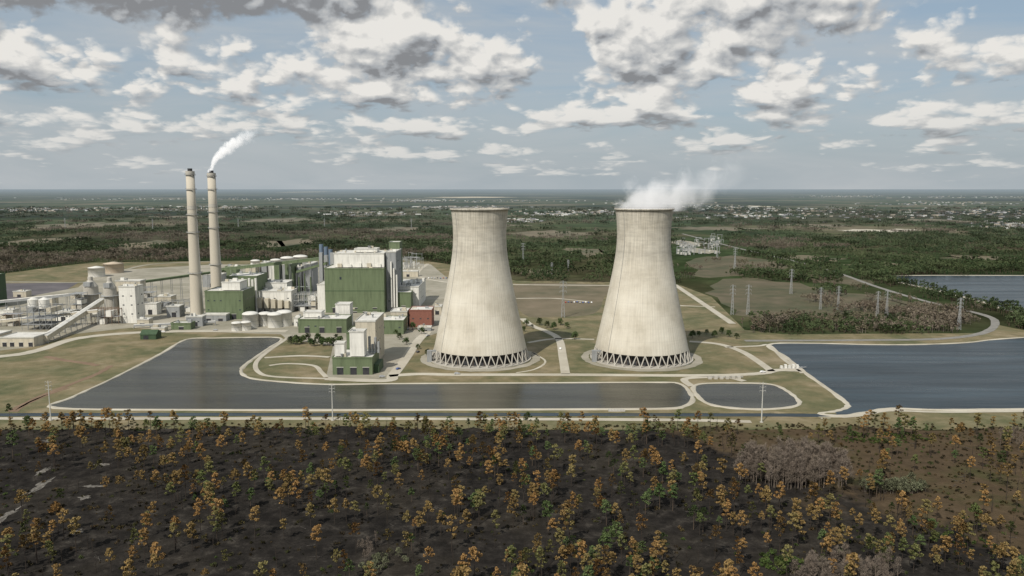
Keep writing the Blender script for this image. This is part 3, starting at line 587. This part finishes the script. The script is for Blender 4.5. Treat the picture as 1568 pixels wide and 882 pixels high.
# ---------------------------------------------------------------- pylons / poles
def lattice(px,pb,pt,th=.22):
    th*=.5; Y=Yd(pb); z=Zt(pt,Y); mb=MB(); b0=z*.045; t0=.5
    wd=lambda q:b0+(t0-b0)*min(1,q/(z*.75))
    n=9
    for i in range(n):
        a,c=z*i/n,z*(i+1)/n
        for sx,sy in ((1,1),(1,-1),(-1,1),(-1,-1)):
            mb.strut((sx*wd(a),sy*wd(a),a),(sx*wd(c),sy*wd(c),c),th,'s')
        for s in (-1,1):
            mb.strut((-wd(a),s*wd(a),a),(wd(c),s*wd(c),c),th*.6,'s'); mb.strut((wd(a),s*wd(a),a),(-wd(c),s*wd(c),c),th*.6,'s')
            mb.strut((s*wd(a),-wd(a),a),(s*wd(c),wd(c),c),th*.6,'s')
    for q in (.72,.84,.96):
        for s in (-1,1):
            mb.strut((0,0,z*q+1.5),(s*z*.09,0,z*q),th*.8,'s'); mb.strut((0,0,z*q-.6),(s*z*.09,0,z*q),th*.8,'s'); mb.strut((s*z*.09,0,z*q),(s*z*.09,0,z*q-2),th,'s')
    mb.build('transmission_pylon',{'s':MAT['steel']},(Xt(px,Y),Y,0))
for q in [(862,486,430,.3),(801,405,372,.4),(1121,482,436,.25),(1145,482,436,.25),(1211,450,412,.3),(1125,412,380,.35),(1098,395,368,.35),(1283,474,438,.22),(1256,474,440,.22),(1343,485,446,.22),(1357,487,444,.22),(1468,505,456,.3),(100,350,334,.5),(234,350,335,.5),(365,348,335,.5),(497,348,335,.5),(630,350,335,.5),(845,420,402,.3),(870,415,398,.3)]: lattice(*q)
def mono(px,pb,pt):
    Y=Yd(pb); z=Zt(pt,Y); mb=MB(); mb.strut((0,0,0),(0,0,z),.42,'s',10,.2)
    mb.lathe(0,0,[(1.1,0),(1.1,.5)],12,'base')
    for i,q in enumerate((.97,.88,.79)):
        for s in (-1,1):
            mb.strut((0,0,z*q-.4),(s*1.9,0,z*q+.2),.1,'s'); mb.strut((s*1.9,0,z*q+.2),(s*1.9,0,z*q-1.0),.12,'insulators',8)
    mb.build('utility_pole',{'s':TR['trim'],'base':MAT['conc'],'insulators':MAT['grey']},(Xt(px,Y),Y,0))
for q in [(78,644,583),(509.5,644,588),(1166,647,585),(1668,646,585),(-420,644,583)]: mono(*q)
mb=MB();Y=Yd(566); x0=Xt(1196,Y); mb.box(x0,x0+16,Y,Y+4,0,.9,'conc')
for i in range(5): mb.box(x0+i*3.2,x0+i*3.2+1.8,Y+.6,Y+3,.9,R(2.4,4),'white'); mb.strut((x0+i*3.2+.9,Y+2,1),(x0+i*3.2+10,Y+6,.8),.35,'steel',8)
mb.build('pump_station',TR)
mb=MB();Y=Yd(581);x0=Xt(1085,Y)
for i in range(6): mb.box(x0+i*4.5,x0+i*4.5+2.6,Y,Y+3,0.1,R(1.4,2.6),'conc')
mb.strut((x0,Y+4,1),(x0+28,Y+4,1),.3,'steel',8); mb.build('valve_station',TR)
mb=MB();Y=Yd(631);x0=Xt(932,Y); mb.box(x0,x0+11,Y,Y+3,0,1,'conc'); [mb.strut((x0+i*2,Y,1),(x0+i*2,Y,2.2),.08,'steel') for i in range(6)]; mb.strut((x0,Y,2.2),(x0+10,Y,2.2),.08,'steel'); mb.build('outfall_weir',TR)
carmats=[M('car_paint_%d'%i,[c,V(c,1.1)],1,rough=.35,spec=.5) for i,c in enumerate([(.75,.75,.74),(.7,.7,.7),(.05,.05,.06),(.3,.04,.03),(.06,.1,.25),(.35,.36,.37)])]
def car(px,py,ang):
    mb=MB(); prof=[(-2.3,.35),(-2.3,.9),(-1.9,1.0),(-1.4,1.5),(.5,1.5),(1.2,1.0),(2.2,.85),(2.3,.35)]
    vs=[(x,-.9 if z<1.2 else -.75,z) for x,z in prof]+[(x,.9 if z<1.2 else .75,z) for x,z in prof]; n=8
    mb.add(vs,[tuple(range(n))]+[tuple(range(2*n-1,n-1,-1))]+[(i,i+n,(i+1)%n+n,(i+1)%n) for i in range(n)],'body')
    mb.box(-1.35,.55,-.84,.84,1.02,1.4,'windows')
    for x in (-1.4,1.4):
        for y in (-.85,.85): mb.strut((x,y-.12,.33),(x,y+.12,.33),.34,'wheels',12)
    o=mb.build('parked_car',{'body':random.choice(carmats),'windows':MAT['glass'],'wheels':MAT['dark']}); x,y=P(px,py); o.location=(x,y,.32); o.rotation_euler[2]=ang
for i in range(10): car(866+i*4.4,R(463,464.5),1.57)
for i in range(8): car(652+i*4.5,R(426,427),1.57)
for q in [(640,540,1.2),(858,535,1.5),(700,573.5,0),(610,566,1),(1168,571,.2),(470,508,0),(250,509,0),(655,515,1),(330,506.5,0),(625,505,1.5),(585,578,.2)]: car(*q)
# ---------------------------------------------------------------- distant town
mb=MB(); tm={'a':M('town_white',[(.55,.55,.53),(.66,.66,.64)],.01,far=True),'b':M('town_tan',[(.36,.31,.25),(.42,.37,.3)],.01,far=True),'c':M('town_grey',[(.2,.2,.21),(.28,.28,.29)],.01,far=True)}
cent=[(1150,330,90,6),(1230,322,80,4),(1100,318,60,4),(1380,330,120,7),(1500,325,80,7),(1540,345,40,6),(1440,312,100,4),(860,327,60,4),(800,338,20,3),(930,325,40,3),(60,322,60,3),(200,320,80,3),(330,318,60,3),(560,327,60,3),(700,318,80,3),(1000,312,60,2),(1290,301,60,2),(440,305,120,2),(1480,302,120,2),(780,308,200,2),(-200,318,120,5),(1800,325,150,6),(200,305,200,2),(640,307,40,1.5)]
for cx,cy,sx,sy in cent:
    for i in range(85):
        px=random.gauss(cx,sx*.6); py=random.gauss(cy,sy*.45)
        if py<296 or py>352: continue
        x,y=P(px,py); s=R(5,10)*(1+y/16000); w_=s*R(1,2.0); hgt=R(3,5)*(1+y/20000)
        if R(0,1)<.06: w_*=3; s*=2
        mb.box(x,x+w_,y,y+s,0,hgt,random.choice('aabbccc'))
mb.build('distant_town',tm)
# ---------------------------------------------------------------- vegetation prototypes
bark=M('charred_bark',[(.02,.017,.014),(.06,.045,.035)],1.5); barkg=M('grey_bark',[(.12,.10,.085),(.20,.175,.15)],1.2); barkb=M('brown_bark',[(.07,.05,.035),(.12,.09,.065)],1.2); logm=M('charred_log',[(.03,.027,.024),(.10,.09,.08)],1.2)
F_sc=foliage('scorched_needles',[(.19,.11,.04),(.25,.15,.058),(.15,.105,.042),(.21,.14,.055),(.14,.125,.05),(.08,.10,.035)],[0,.22,.42,.6,.76,1],.5,1.4)
F_gr=foliage('pine_needles',[(.05,.08,.028),(.07,.10,.036),(.085,.115,.045),(.06,.09,.034)])
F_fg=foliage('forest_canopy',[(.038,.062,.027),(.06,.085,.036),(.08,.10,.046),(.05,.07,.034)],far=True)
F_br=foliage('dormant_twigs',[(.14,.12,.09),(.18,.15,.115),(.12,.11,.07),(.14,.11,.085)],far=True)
F_cy=foliage('cypress_twigs',[(.155,.125,.10),(.20,.165,.135),(.17,.14,.11)],None,.55,1.3)
F_gg=foliage('grey_green_leaves',[(.11,.12,.07),(.14,.145,.09)])
F_su=foliage('shrub_leaves',[(.015,.014,.009),(.035,.03,.016),(.065,.045,.022),(.035,.05,.016),(.09,.06,.028)])
F_bg=foliage('bright_shrub_leaves',[(.06,.09,.022),(.045,.07,.02),(.08,.095,.03)])
def leafquads(mb,c,rad,n,s,k,flat=1.0):
    for _ in range(n):
        d=Vector((random.gauss(0,1),random.gauss(0,1),random.gauss(0,1))).normalized()*rad*R(.3,1)**.5; d.z*=flat
        p=Vector(c)+d; a=Vector((R(-1,1),R(-1,1),R(-1,1))).normalized(); b_=a.orthogonal().normalized(); a=a*s*R(.6,1.3); b_=b_*s*R(.5,1)
        mb.add([tuple(p-a-b_*.4),tuple(p+a*.2-b_),tuple(p+a+b_*.3),tuple(p-a*.1+b_)],[(0,1,2,3)],k)
def tree(mb,x,y,Ht,tr,cbase,cr,nl,leaf,ls,per,sides=6,flat=.65,top=True,nk=5):
    lx,ly=R(-.03,.03)*Ht,R(-.03,.03)*Ht; pts=[(x+lx*t*t,y+ly*t*t,Ht*t) for t in (0,.35,.7,.97)]; rr=[tr,tr*.75,tr*.45,tr*.12]
    for i in range(3): mb.strut(pts[i],pts[i+1],rr[i],'bark',sides,rr[i+1])
    for i in range(nl):
        t=cbase+(1-cbase)*(i+R(0,.8))/nl; a=i*2.4+R(-.5,.5); l=cr*R(.55,1.1)*(1-.55*max(0,(t-cbase)/(1-cbase))**1.6)
        bx,by,bz=x+lx*t*t,y+ly*t*t,Ht*t*.97; e=(bx+l*math.cos(a),by+l*math.sin(a),bz+l*R(.15,.55))
        mb.strut((bx,by,bz),e,tr*.22,'bark',3,tr*.06)
        leafquads(mb,e,cr*R(.3,.45),per,ls,leaf,flat)
        if R(0,1)<.6: leafquads(mb,((bx+e[0])/2,(by+e[1])/2,(bz+e[2])/2+.2),cr*.27,per//2,ls,leaf,flat)
    if top: leafquads(mb,(x+lx,y+ly,Ht*.98),cr*.35,per,ls,leaf,.9)
def protos(cname,fn,n,mats):
    col=bpy.data.collections.new(cname)
    for i in range(n):
        mb=MB(); fn(mb,i); mb.build('%s_form'%cname,mats,coll=col,single=True)
    return col
C_sc=protos('scorched_pine',lambda mb,i:tree(mb,0,0,R(11.5,15.5),R(.16,.22),R(.42,.66),R(2.0,3.0),R(8,12).__int__(),'leaf',.36,30),9,{'bark':bark,'leaf':F_sc})
C_pg=protos('green_pine',lambda mb,i:tree(mb,0,0,R(10,14),R(.16,.2),R(.4,.55),R(2.0,2.8),12,'leaf',.36,28),4,{'bark':barkb,'leaf':F_gr})
def cyp(mb,i):
    Ht=R(11,15); mb.strut((0,0,0),(R(-.3,.3),R(-.3,.3),Ht),.16,'leaf',5,.04)
    for j in range(40):
        t=R(.3,.97); a=R(0,6.28); l=(1-t)*3.4+.8; e=Vector((l*math.cos(a),l*math.sin(a),Ht*t+l*R(.5,1.1))); mb.strut((0,0,Ht*t),tuple(e),.06,'leaf',3,.02)
        for q in range(12):
            s=e*R(.4,1); s.z=Ht*t+(e.z-Ht*t)*R(.4,1); d=Vector((R(-1,1),R(-1,1),R(.1,1.2)))*R(.5,1.1); mb.strut(tuple(s),tuple(s+d),.045,'leaf',3,.015)
C_cy=protos('bare_cypress',cyp,4,{'bark':barkg,'leaf':F_cy})
C_gg=protos('grey_green_tree',lambda mb,i:tree(mb,0,0,R(5,8),.15,.3,R(2.2,3),14,'leaf',.3,26,flat=.8),3,{'bark':barkg,'leaf':F_gg})
C_sh=protos('shrub',lambda mb,i:[leafquads(mb,(R(-.9,.9),R(-.9,.9),R(.2,.7)),R(.5,.9),14,.3,'leaf',.7) for _ in range(4)],4,{'leaf':F_su})
C_bs=protos('green_shrub',lambda mb,i:[leafquads(mb,(R(-1,1),R(-1,1),R(.3,1.0)),R(.5,.9),18,.28,'leaf',.7) for _ in range(5)],3,{'leaf':F_bg})
C_snag=protos('charred_snag',lambda mb,i:[mb.strut((0,0,0),(R(-.8,.8),R(-.8,.8),R(4,10)),.16,'bark',5,.04)]+[mb.strut((0,0,R(2,6)),(R(-1,1),R(-1,1),R(4,8)),.05,'bark',3,.02) for _ in range(5)],3,{'bark':bark})
C_log=protos('fallen_log',lambda mb,i:[mb.strut((-R(1,4),R(-.5,.5),.2),(R(1,4),R(-.5,.5),.25),.14,'bark',6,.08)]+[mb.strut((R(-2,2),0,.3),(R(-3,3),R(-2,2),R(.3,1.4)),.05,'bark',3,.03) for _ in range(4)],3,{'bark':logm})
def stand(leafmat_key,n,rad,ls,per):
    def f(mb,i):
        for _ in range(n):
            a=R(0,6.28); r=rad*math.sqrt(R(0,1)); Ht=R(8,14)
            x,y=r*math.cos(a),r*math.sin(a)
            mb.strut((x,y,0),(x,y,Ht*.8),.2,'bark',3,.1)
            for q in range(4): leafquads(mb,(x+R(-1.6,1.6),y+R(-1.6,1.6),Ht*R(.5,1)),R(1.2,2),per,ls,'leaf',.75)
    return f
C_f1=protos('pine_stand',stand('l',14,20,.85,11),4,{'bark':barkb,'leaf':F_fg})
C_f2=protos('dormant_stand',stand('l',13,20,.8,10),3,{'bark':barkg,'leaf':F_br})
def broad(mb,i):
    tree(mb,0,0,R(7,9),.3,.25,R(3.2,4),14,'leaf',.5,30,flat=.85)
C_bl=protos('broadleaf',broad,3,{'bark':barkb,'leaf':F_gr})
def scatter(name,col,pts,scl,rot=None,z=0.0):
    pts=np.asarray(pts,float)
    if len(pts)==0: return
    n=len(pts); me=bpy.data.meshes.new(name); me.vertices.add(n)
    co=np.zeros((n,3)); co[:,:2]=pts[:,:2]; co[:,2]=z; me.vertices.foreach_set('co',co.ravel())
    for nm,arr in (('scl',np.asarray(scl)*np.ones(n)),('rot',rng.uniform(0,6.28,n))):
        at=me.attributes.new(nm,'FLOAT','POINT'); at.data.foreach_set('value',arr.astype(np.float32))
    at=me.attributes.new('idx','INT','POINT'); at.data.foreach_set('value',rng.integers(0,len(col.objects),n).astype(np.int32))
    me.update(); ob=bpy.data.objects.new(name,me); scene.collection.objects.link(ob)
    ng=bpy.data.node_groups.new(name+'_scatter','GeometryNodeTree'); ng.interface.new_socket('Geometry',in_out='INPUT',socket_type='NodeSocketGeometry'); ng.interface.new_socket('Geometry',in_out='OUTPUT',socket_type='NodeSocketGeometry')
    N=ng.nodes; gi=N.new('NodeGroupInput'); go=N.new('NodeGroupOutput'); ci=N.new('GeometryNodeCollectionInfo'); ci.inputs[0].default_value=col; ci.inputs[1].default_value=True; ci.inputs[2].default_value=True
    ip=N.new('GeometryNodeInstanceOnPoints'); ip.inputs['Pick Instance'].default_value=True
    def na(nm,t):
        a=N.new('GeometryNodeInputNamedAttribute'); a.data_type=t; a.inputs[0].default_value=nm; return next(o for o in a.outputs if o.enabled)
    cx=N.new('ShaderNodeCombineXYZ'); ng.links.new(na('rot','FLOAT'),cx.inputs[2])
    e2r=N.new('FunctionNodeEulerToRotation'); ng.links.new(cx.outputs[0],e2r.inputs[0])
    ng.links.new(gi.outputs[0],ip.inputs['Points']); ng.links.new(ci.outputs[0],ip.inputs['Instance']); ng.links.new(na('idx','INT'),ip.inputs['Instance Index'])
    ng.links.new(e2r.outputs[0],ip.inputs['Rotation']); ng.links.new(na('scl','FLOAT'),ip.inputs['Scale']); ng.links.new(ip.outputs[0],go.inputs[0])
    md=ob.modifiers.new('scatter','NODES'); md.node_group=ng; return ob
def nz(x,y,s,o=0): return np.array([mn.fractal(Vector((a*s+o,b*s,o)),1.0,2.0,4) for a,b in zip(x,y)])
# -------- background forest
n=22000
py=290+ (rng.uniform(0,1,n)**1.15)*1.0*(512-290); py=np.where(py<318,rng.uniform(318,420,n),py); px=rng.uniform(-500,2100,n)
dp=TH+np.arctan((py-441)/F); Yw=H/np.tan(dp); Xw=(px-784)/F*(Yw*math.cos(TH)+H*math.sin(TH))
ok=~inpoly(Xw,Yw,SITEW)
for w_ in WAT: ok&=~inpoly(Xw,Yw,w_)
for w_ in CLEAR: ok&=~(inpoly(Xw,Yw,w_)&(rng.uniform(0,1,n)<.88))
rp=np.array(ROADPTS)
idx=np.where(ok)[0]; near=idx[Yw[idx]<2600]
for i in near:
    if np.min((rp[:,0]-Xw[i])**2+(rp[:,1]-Yw[i])**2)<26**2: ok[i]=False
COR=PP([(1030,436),(1030,352),(1110,352),(1135,385),(1110,440),(1090,452)])
ok&=~(inpoly(Xw,Yw,COR)&(rng.uniform(0,1,n)<.85))
ok&=~((Yw<800)&(Xw<1300)&(Xw>-900))
Xw,Yw,pxk,pyk=Xw[ok],Yw[ok],px[ok],py[ok]
d1=nz(Xw,Yw,.0016,3.1); d2=nz(Xw,Yw,.0022,9.7); d3=nz(Xw,Yw,.008,1.7)
rr_=rng.uniform(0,1,len(Xw))
keep=(d1>-.2)|(rr_<.25)
for w_ in MEAD: keep&=~(inpoly(Xw,Yw,w_)&((d3<.04)|(rng.uniform(0,1,len(Xw))<.4))&(rng.uniform(0,1,len(Xw))<.93))
mid=(pxk>770)&(pxk<1110)&(pyk>345)&(pyk<440); keep&=~(mid&(rng.uniform(0,1,len(Xw))<.6))
rz=(pxk>1100)&(pyk>380); keep&=~(rz&(d1<.05)&(rng.uniform(0,1,len(Xw))<.5))
brown=(d2+np.where(mid,.16,0)+np.where((pyk>385)&(pxk<700),.14,0)-np.where((pxk>1110)&(pyk>385),.12,0)+.06)>.26
scl=rng.uniform(.7,1.1,len(Xw))*(1+np.clip((Yw-3000)/9000,0,.5))
g=keep&~brown; scatter('pine_forest',C_f1,np.c_[Xw,Yw][g],scl[g]); g=keep&brown; scatter('dormant_forest',C_f2,np.c_[Xw,Yw][g],scl[g]*.85)
print('forest',keep.sum())
# -------- burnt woodland in front
n=5800; x=rng.uniform(-600,600,n); y=rng.uniform(130,Yd(658),n)
dn=nz(x,y,.012,5); cyz=blob(1215,715,92,36,20,.1)
dens=np.clip(.58+dn*1.0+.22*(y>400)+.20*np.exp(-((x-10)/110)**2)-.22*(x<-90)*(y<440),.08,1)
k=(rng.uniform(0,1,n)<dens)&~inpoly(x,y,cyz); x,y=x[k],y[k]
ins=inscrub(x,y); k=~ins|(rng.uniform(0,1,len(x))<.4); x,y=x[k],y[k]
gr=rng.uniform(0,1,len(x))<(.06+.16*(np.abs(x)<90)*(y<470)+.10*(x>150))
s=rng.uniform(.6,1.12,len(x)); print('front trees',len(x))
scatter('scorched_pine_woodland',C_sc,np.c_[x,y][~gr],s[~gr],z=.1); scatter('green_pine_woodland',C_pg,np.c_[x,y][gr],s[gr]*.9,z=.1)
def inblob(n,poly):
    a=np.array(poly); lo,hi=a.min(0),a.max(0); x=rng.uniform(lo[0],hi[0],n*3); y=rng.uniform(lo[1],hi[1],n*3); k=inpoly(x,y,poly); return np.c_[x[k],y[k]][:n]
for nm,col,q,cnt,s0,s1 in (('bare_cypress_stand',C_cy,(1215,735,85,17,20,.1),190,.7,1.4),('bare_cypress_stand',C_cy,(1300,895,80,16,20,.2),50,.5,.95),('grey_green_thicket',C_gg,(1370,752,52,9,20,.3),40,.5,1.0),('grey_green_thicket',C_gg,(590,868,40,16,20,.2),14,.4,.6),('bare_cypress_stand',C_cy,(560,850,30,14,20,.2),8,.3,.5),('green_thicket',C_bs,(1190,862,34,14,20,.3),45,.6,1.3),('green_thicket',C_bs,(1350,672,75,8,20,.3),110,.5,1.2),('green_thicket',C_bs,(1480,840,60,20,20,.3),26,.6,1.2),('bare_cypress_stand',C_cy,(1570,690,30,14,20,.2),16,.6,.8)):
    pts=inblob(cnt,blob(*q)); scatter(nm,col,pts,rng.uniform(s0,s1,len(pts)),z=.15)
n=15000; x=rng.uniform(-520,520,n); y=rng.uniform(150,Yd(656),n); ins=inscrub(x,y); dn=nz(x,y,.02,8)
k=(rng.uniform(0,1,n)<np.where(ins,.9,.4+dn*.8)); scatter('understory_scrub',C_sh,np.c_[x,y][k],rng.uniform(.35,1.1,k.sum()),z=.12)
k2=(~k)&(dn>.1)&(rng.uniform(0,1,n)<.18); scatter('palmetto_scrub',C_bs,np.c_[x,y][k2],rng.uniform(.35,.8,k2.sum()),z=.12)
n=1000; x=rng.uniform(-500,500,n); y=rng.uniform(150,Yd(660),n); scatter('charred_snags',C_snag,np.c_[x,y],rng.uniform(.6,1.1,n),z=.1)
n=600; x=rng.uniform(-500,500,n); y=rng.uniform(150,Yd(660),n); scatter('fallen_logs',C_log,np.c_[x,y],rng.uniform(.4,1.0,n),z=.12)
x=rng.uniform(-500,500,900); y=Yd(652)+rng.uniform(-9,4,900); scatter('verge_scrub',C_sh,np.c_[x,y],rng.uniform(.4,1.1,900),z=.06)
def single(name,col,px,py,s):
    src=random.choice(list(col.objects)); o=bpy.data.objects.new(name,src.data); X_,Y_=P(px,py); o.location=(X_,Y_,.1); o.scale=(s,)*3; o.rotation_euler[2]=R(0,6); scene.collection.objects.link(o)
for q in [(20,702),(45,668),(240,668),(1395,668),(1500,690),(990,680),(930,850),(1010,780),(15,640),(640,720),(80,690)]: single('pine_tree',C_pg,*q,R(.8,1.1))
for i in range(16): single('broadleaf_tree',C_bl,446+i*5+R(-2,2),R(523,532),R(.7,1.05))
for q in [(612,520),(606,512),(622,528),(632,505),(598,506),(590,500),(646,512),(806,500),(815,503),(826,498),(838,502),(848,505),(858,498),(802,508),(868,503),(655,545),(640,535),(1070,515),(1082,512),(1094,517),(1105,511),(1116,516),(1128,519),(1060,518),(880,520),(515,520),(522,524),(930,512),(938,508)]: single('broadleaf_tree',C_bl,*q,R(.5,.95))
pts=inblob(80,PP([(1135,505),(1170,492),(1250,487),(1400,492),(1440,506),(1400,510),(1200,510)])); scatter('pine_grove',C_f1,pts,rng.uniform(.4,.75,len(pts)))
# ---------------------------------------------------------------- sky
SE=math.radians(46)
sd=Vector((-.52,-.85,0)).normalized()*math.cos(SE); sd.z=math.sin(SE)
sun=bpy.data.lights.new('sun','SUN'); sun.energy=4.1; sun.angle=math.radians(.5); sun.color=(1,.94,.85)
so=bpy.data.objects.new('sun',sun); so.rotation_euler=sd.to_track_quat('Z','Y').to_euler(); scene.collection.objects.link(so)
cg=bpy.data.node_groups.new('cloud_density','ShaderNodeTree'); cg.interface.new_socket('V',in_out='INPUT',socket_type='NodeSocketVector'); cg.interface.new_socket('D',in_out='OUTPUT',socket_type='NodeSocketFloat'); cg.interface.new_socket('L',in_out='OUTPUT',socket_type='NodeSocketFloat')
gi=cg.nodes.new('NodeGroupInput'); go=cg.nodes.new('NodeGroupOutput'); L=cg.links
sp=cg.nodes.new('ShaderNodeSeparateXYZ'); L.new(gi.outputs[0],sp.inputs[0]); u,vv=sp.outputs[0],math_n(cg,'MAXIMUM',sp.outputs[1],0.0)
lg=math_n(cg,'MULTIPLY',math_n(cg,'LOGARITHM',math_n(cg,'ADD',vv,.05),math.e),.36)
cv=cg.nodes.new('ShaderNodeCombineXYZ'); L.new(u,cv.inputs[0]); L.new(lg,cv.inputs[1]); cv.inputs[2].default_value=3.7
n1=noise_n(cg,cv.outputs[0],11,2,.5,.2); n2=noise_n(cg,cv.outputs[0],24,7,.56,.1)
vo=cg.nodes.new('ShaderNodeTexVoronoi'); vo.feature='F1'; vo.inputs['Scale'].default_value=44; vo.inputs['Detail'].default_value=1; vo.inputs['Roughness'].default_value=.5
wv=cg.nodes.new('ShaderNodeVectorMath'); wv.operation='ADD'; L.new(cv.outputs[0],wv.inputs[0])
ws=cg.nodes.new('ShaderNodeVectorMath'); ws.operation='SCALE'; ws.inputs['Scale'].default_value=.06; cw=cg.nodes.new('ShaderNodeCombineXYZ'); L.new(n2,cw.inputs[0]); L.new(n1,cw.inputs[1]); L.new(cw.outputs[0],ws.inputs[0]); L.new(ws.outputs[0],wv.inputs[1]); L.new(wv.outputs[0],vo.inputs['Vector'])
def gauss(nt,u,v,px,py,rx,ry,w):
    a=math_n(nt,'MULTIPLY',math_n(nt,'SUBTRACT',u,math.atan((px-784)/F)),F/rx); bq=math_n(nt,'MULTIPLY',math_n(nt,'SUBTRACT',v,(289-py)/F),F/ry)
    s=math_n(nt,'ADD',math_n(nt,'MULTIPLY',a,a),math_n(nt,'MULTIPLY',bq,bq)); return math_n(nt,'MULTIPLY',math_n(nt,'SUBTRACT',1.0,s,clamp=True),w)
lf=math_n(cg,'MULTIPLY',math_n(cg,'SUBTRACT',n1,.5),1.8)
for q in [(610,105,210,65,.5),(590,45,90,70,.35),(1010,110,125,75,.5),(1090,40,210,70,.4),(1180,165,100,30,.4),(250,10,300,60,.75),(20,115,90,40,.45),(230,150,170,24,.3),(1395,188,75,24,.4),(1520,130,110,36,.4),(1400,15,200,40,.25),(640,198,150,22,.35),(940,188,120,20,.3),(440,70,50,50,-.3),(850,75,55,80,-.45),(770,10,60,40,-.3),(1300,90,60,36,-.3),(110,75,70,22,-.25),(1540,60,70,22,-.2)]:
    lf=math_n(cg,'ADD',lf,gauss(cg,u,vv,*q))
d=math_n(cg,'ADD',lf,math_n(cg,'MULTIPLY',math_n(cg,'SUBTRACT',n2,.5),1.35))
d=math_n(cg,'ADD',d,math_n(cg,'MULTIPLY',math_n(cg,'SUBTRACT',.45,vo.outputs['Distance']),.38))
d=math_n(cg,'ADD',d,.09)
lo=math_n(cg,'MULTIPLY',math_n(cg,'SUBTRACT',1.0,math_n(cg,'MULTIPLY',vv,1/.05),clamp=True),-.42); d=math_n(cg,'ADD',d,lo)
L.new(d,go.inputs[0]); L.new(lf,go.inputs[1])
w=bpy.data.worlds.new('World'); scene.world=w; w.use_nodes=True; nt=w.node_tree; nt.nodes.clear(); L=nt.links
try:
    w.cycles.sampling_method='MANUAL'; w.cycles.sample_map_resolution=512
except Exception as e: print(e)
tc=nt.nodes.new('ShaderNodeTexCoord'); sp=nt.nodes.new('ShaderNodeSeparateXYZ'); L.new(tc.outputs['Generated'],sp.inputs[0])
u=math_n(nt,'ARCTAN2',sp.outputs[0],sp.outputs[1]); el=math_n(nt,'ARCSINE',sp.outputs[2])
def dn_(du,dv):
    c=nt.nodes.new('ShaderNodeCombineXYZ'); L.new(math_n(nt,'ADD',u,du),c.inputs[0]); L.new(math_n(nt,'ADD',el,dv),c.inputs[1])
    g=nt.nodes.new('ShaderNodeGroup'); g.node_tree=cg; L.new(c.outputs[0],g.inputs[0]); return g.outputs
(d0,l0),(d1,l1)=dn_(0,0),dn_(-.007,.012)
sky=nt.nodes.new('ShaderNodeTexSky'); sky.sky_type='NISHITA'; sky.sun_disc=False; sky.sun_elevation=SE; sky.sun_rotation=math.atan2(sd.x,sd.y); sky.altitude=100; sky.dust_density=2.0; sky.air_density=1.0
hz=math_n(nt,'SUBTRACT',1.0,math_n(nt,'MULTIPLY',math_n(nt,'MAXIMUM',el,0.0),1/.11),clamp=True)
base=mixc(nt,.6,sky.outputs[0],(3.4,4.3,5.1)); base=mixc(nt,math_n(nt,'MULTIPLY',hz,.8),base,(4.0,4.5,4.8))
dl=math_n(nt,'SUBTRACT',l0,l1); dd=math_n(nt,'SUBTRACT',d0,d1)
lit=math_n(nt,'MULTIPLY_ADD',dl,1.5,c=.72); lit=math_n(nt,'ADD',lit,math_n(nt,'MULTIPLY',dd,1.15))
lit=math_n(nt,'SUBTRACT',lit,math_n(nt,'MULTIPLY',math_n(nt,'MAXIMUM',l1,0.0),.10))
lit=math_n(nt,'SUBTRACT',lit,gauss(nt,u,el,260,-10,340,95,.62)); lit=math_n(nt,'MULTIPLY',lit,1.0,clamp=True)
cr=ramp(nt,[(.24,.245,.255),(.41,.425,.44),(.57,.57,.56),(.83,.805,.76)],[0,.30,.60,1]); L.new(lit,cr.inputs[0])
n=nt.nodes.new('ShaderNodeVectorMath'); n.operation='SCALE'; n.inputs['Scale'].default_value=10; L.new(cr.outputs[0],n.inputs[0]); cc=n.outputs[0]
cc=mixc(nt,math_n(nt,'MULTIPLY',hz,.6),cc,(4.6,4.9,5.0))
mr=nt.nodes.new('ShaderNodeMapRange'); mr.interpolation_type='SMOOTHSTEP'; L.new(d0,mr.inputs[0]); mr.inputs[1].default_value=-.12; mr.inputs[2].default_value=.26
al=math_n(nt,'MULTIPLY',mr.outputs[0],.95)
vc=nt.nodes.new('ShaderNodeCombineXYZ'); L.new(math_n(nt,'MULTIPLY',u,2.5),vc.inputs[0]); L.new(math_n(nt,'MULTIPLY',el,12),vc.inputs[1])
veil=math_n(nt,'MULTIPLY',math_n(nt,'SUBTRACT',noise_n(nt,vc.outputs[0],1.6,4,.6,.6),.33,clamp=True),1.9,clamp=True)
base=mixc(nt,veil,base,(4.9,5.15,5.3))
fin=mixc(nt,al,base,cc)
fin=mixc(nt,math_n(nt,'LESS_THAN',sp.outputs[2],-.002),fin,(1.2,1.3,1.3))
bg=nt.nodes.new('ShaderNodeBackground'); bg.inputs[1].default_value=.1; L.new(fin,bg.inputs[0]); o=nt.nodes.new('ShaderNodeOutputWorld'); L.new(bg.outputs[0],o.inputs[0])
# ---------------------------------------------------------------- camera
cam=bpy.data.cameras.new('camera'); cam.sensor_width=36; cam.lens=36*F/1568; cam.clip_start=1; cam.clip_end=300000
co=bpy.data.objects.new('camera',cam); co.location=(0,0,H); co.rotation_euler=(math.pi/2-TH,0,0); scene.collection.objects.link(co); scene.camera=co
scene.view_settings.view_transform='Standard'; scene.view_settings.look='None'; scene.view_settings.exposure=0
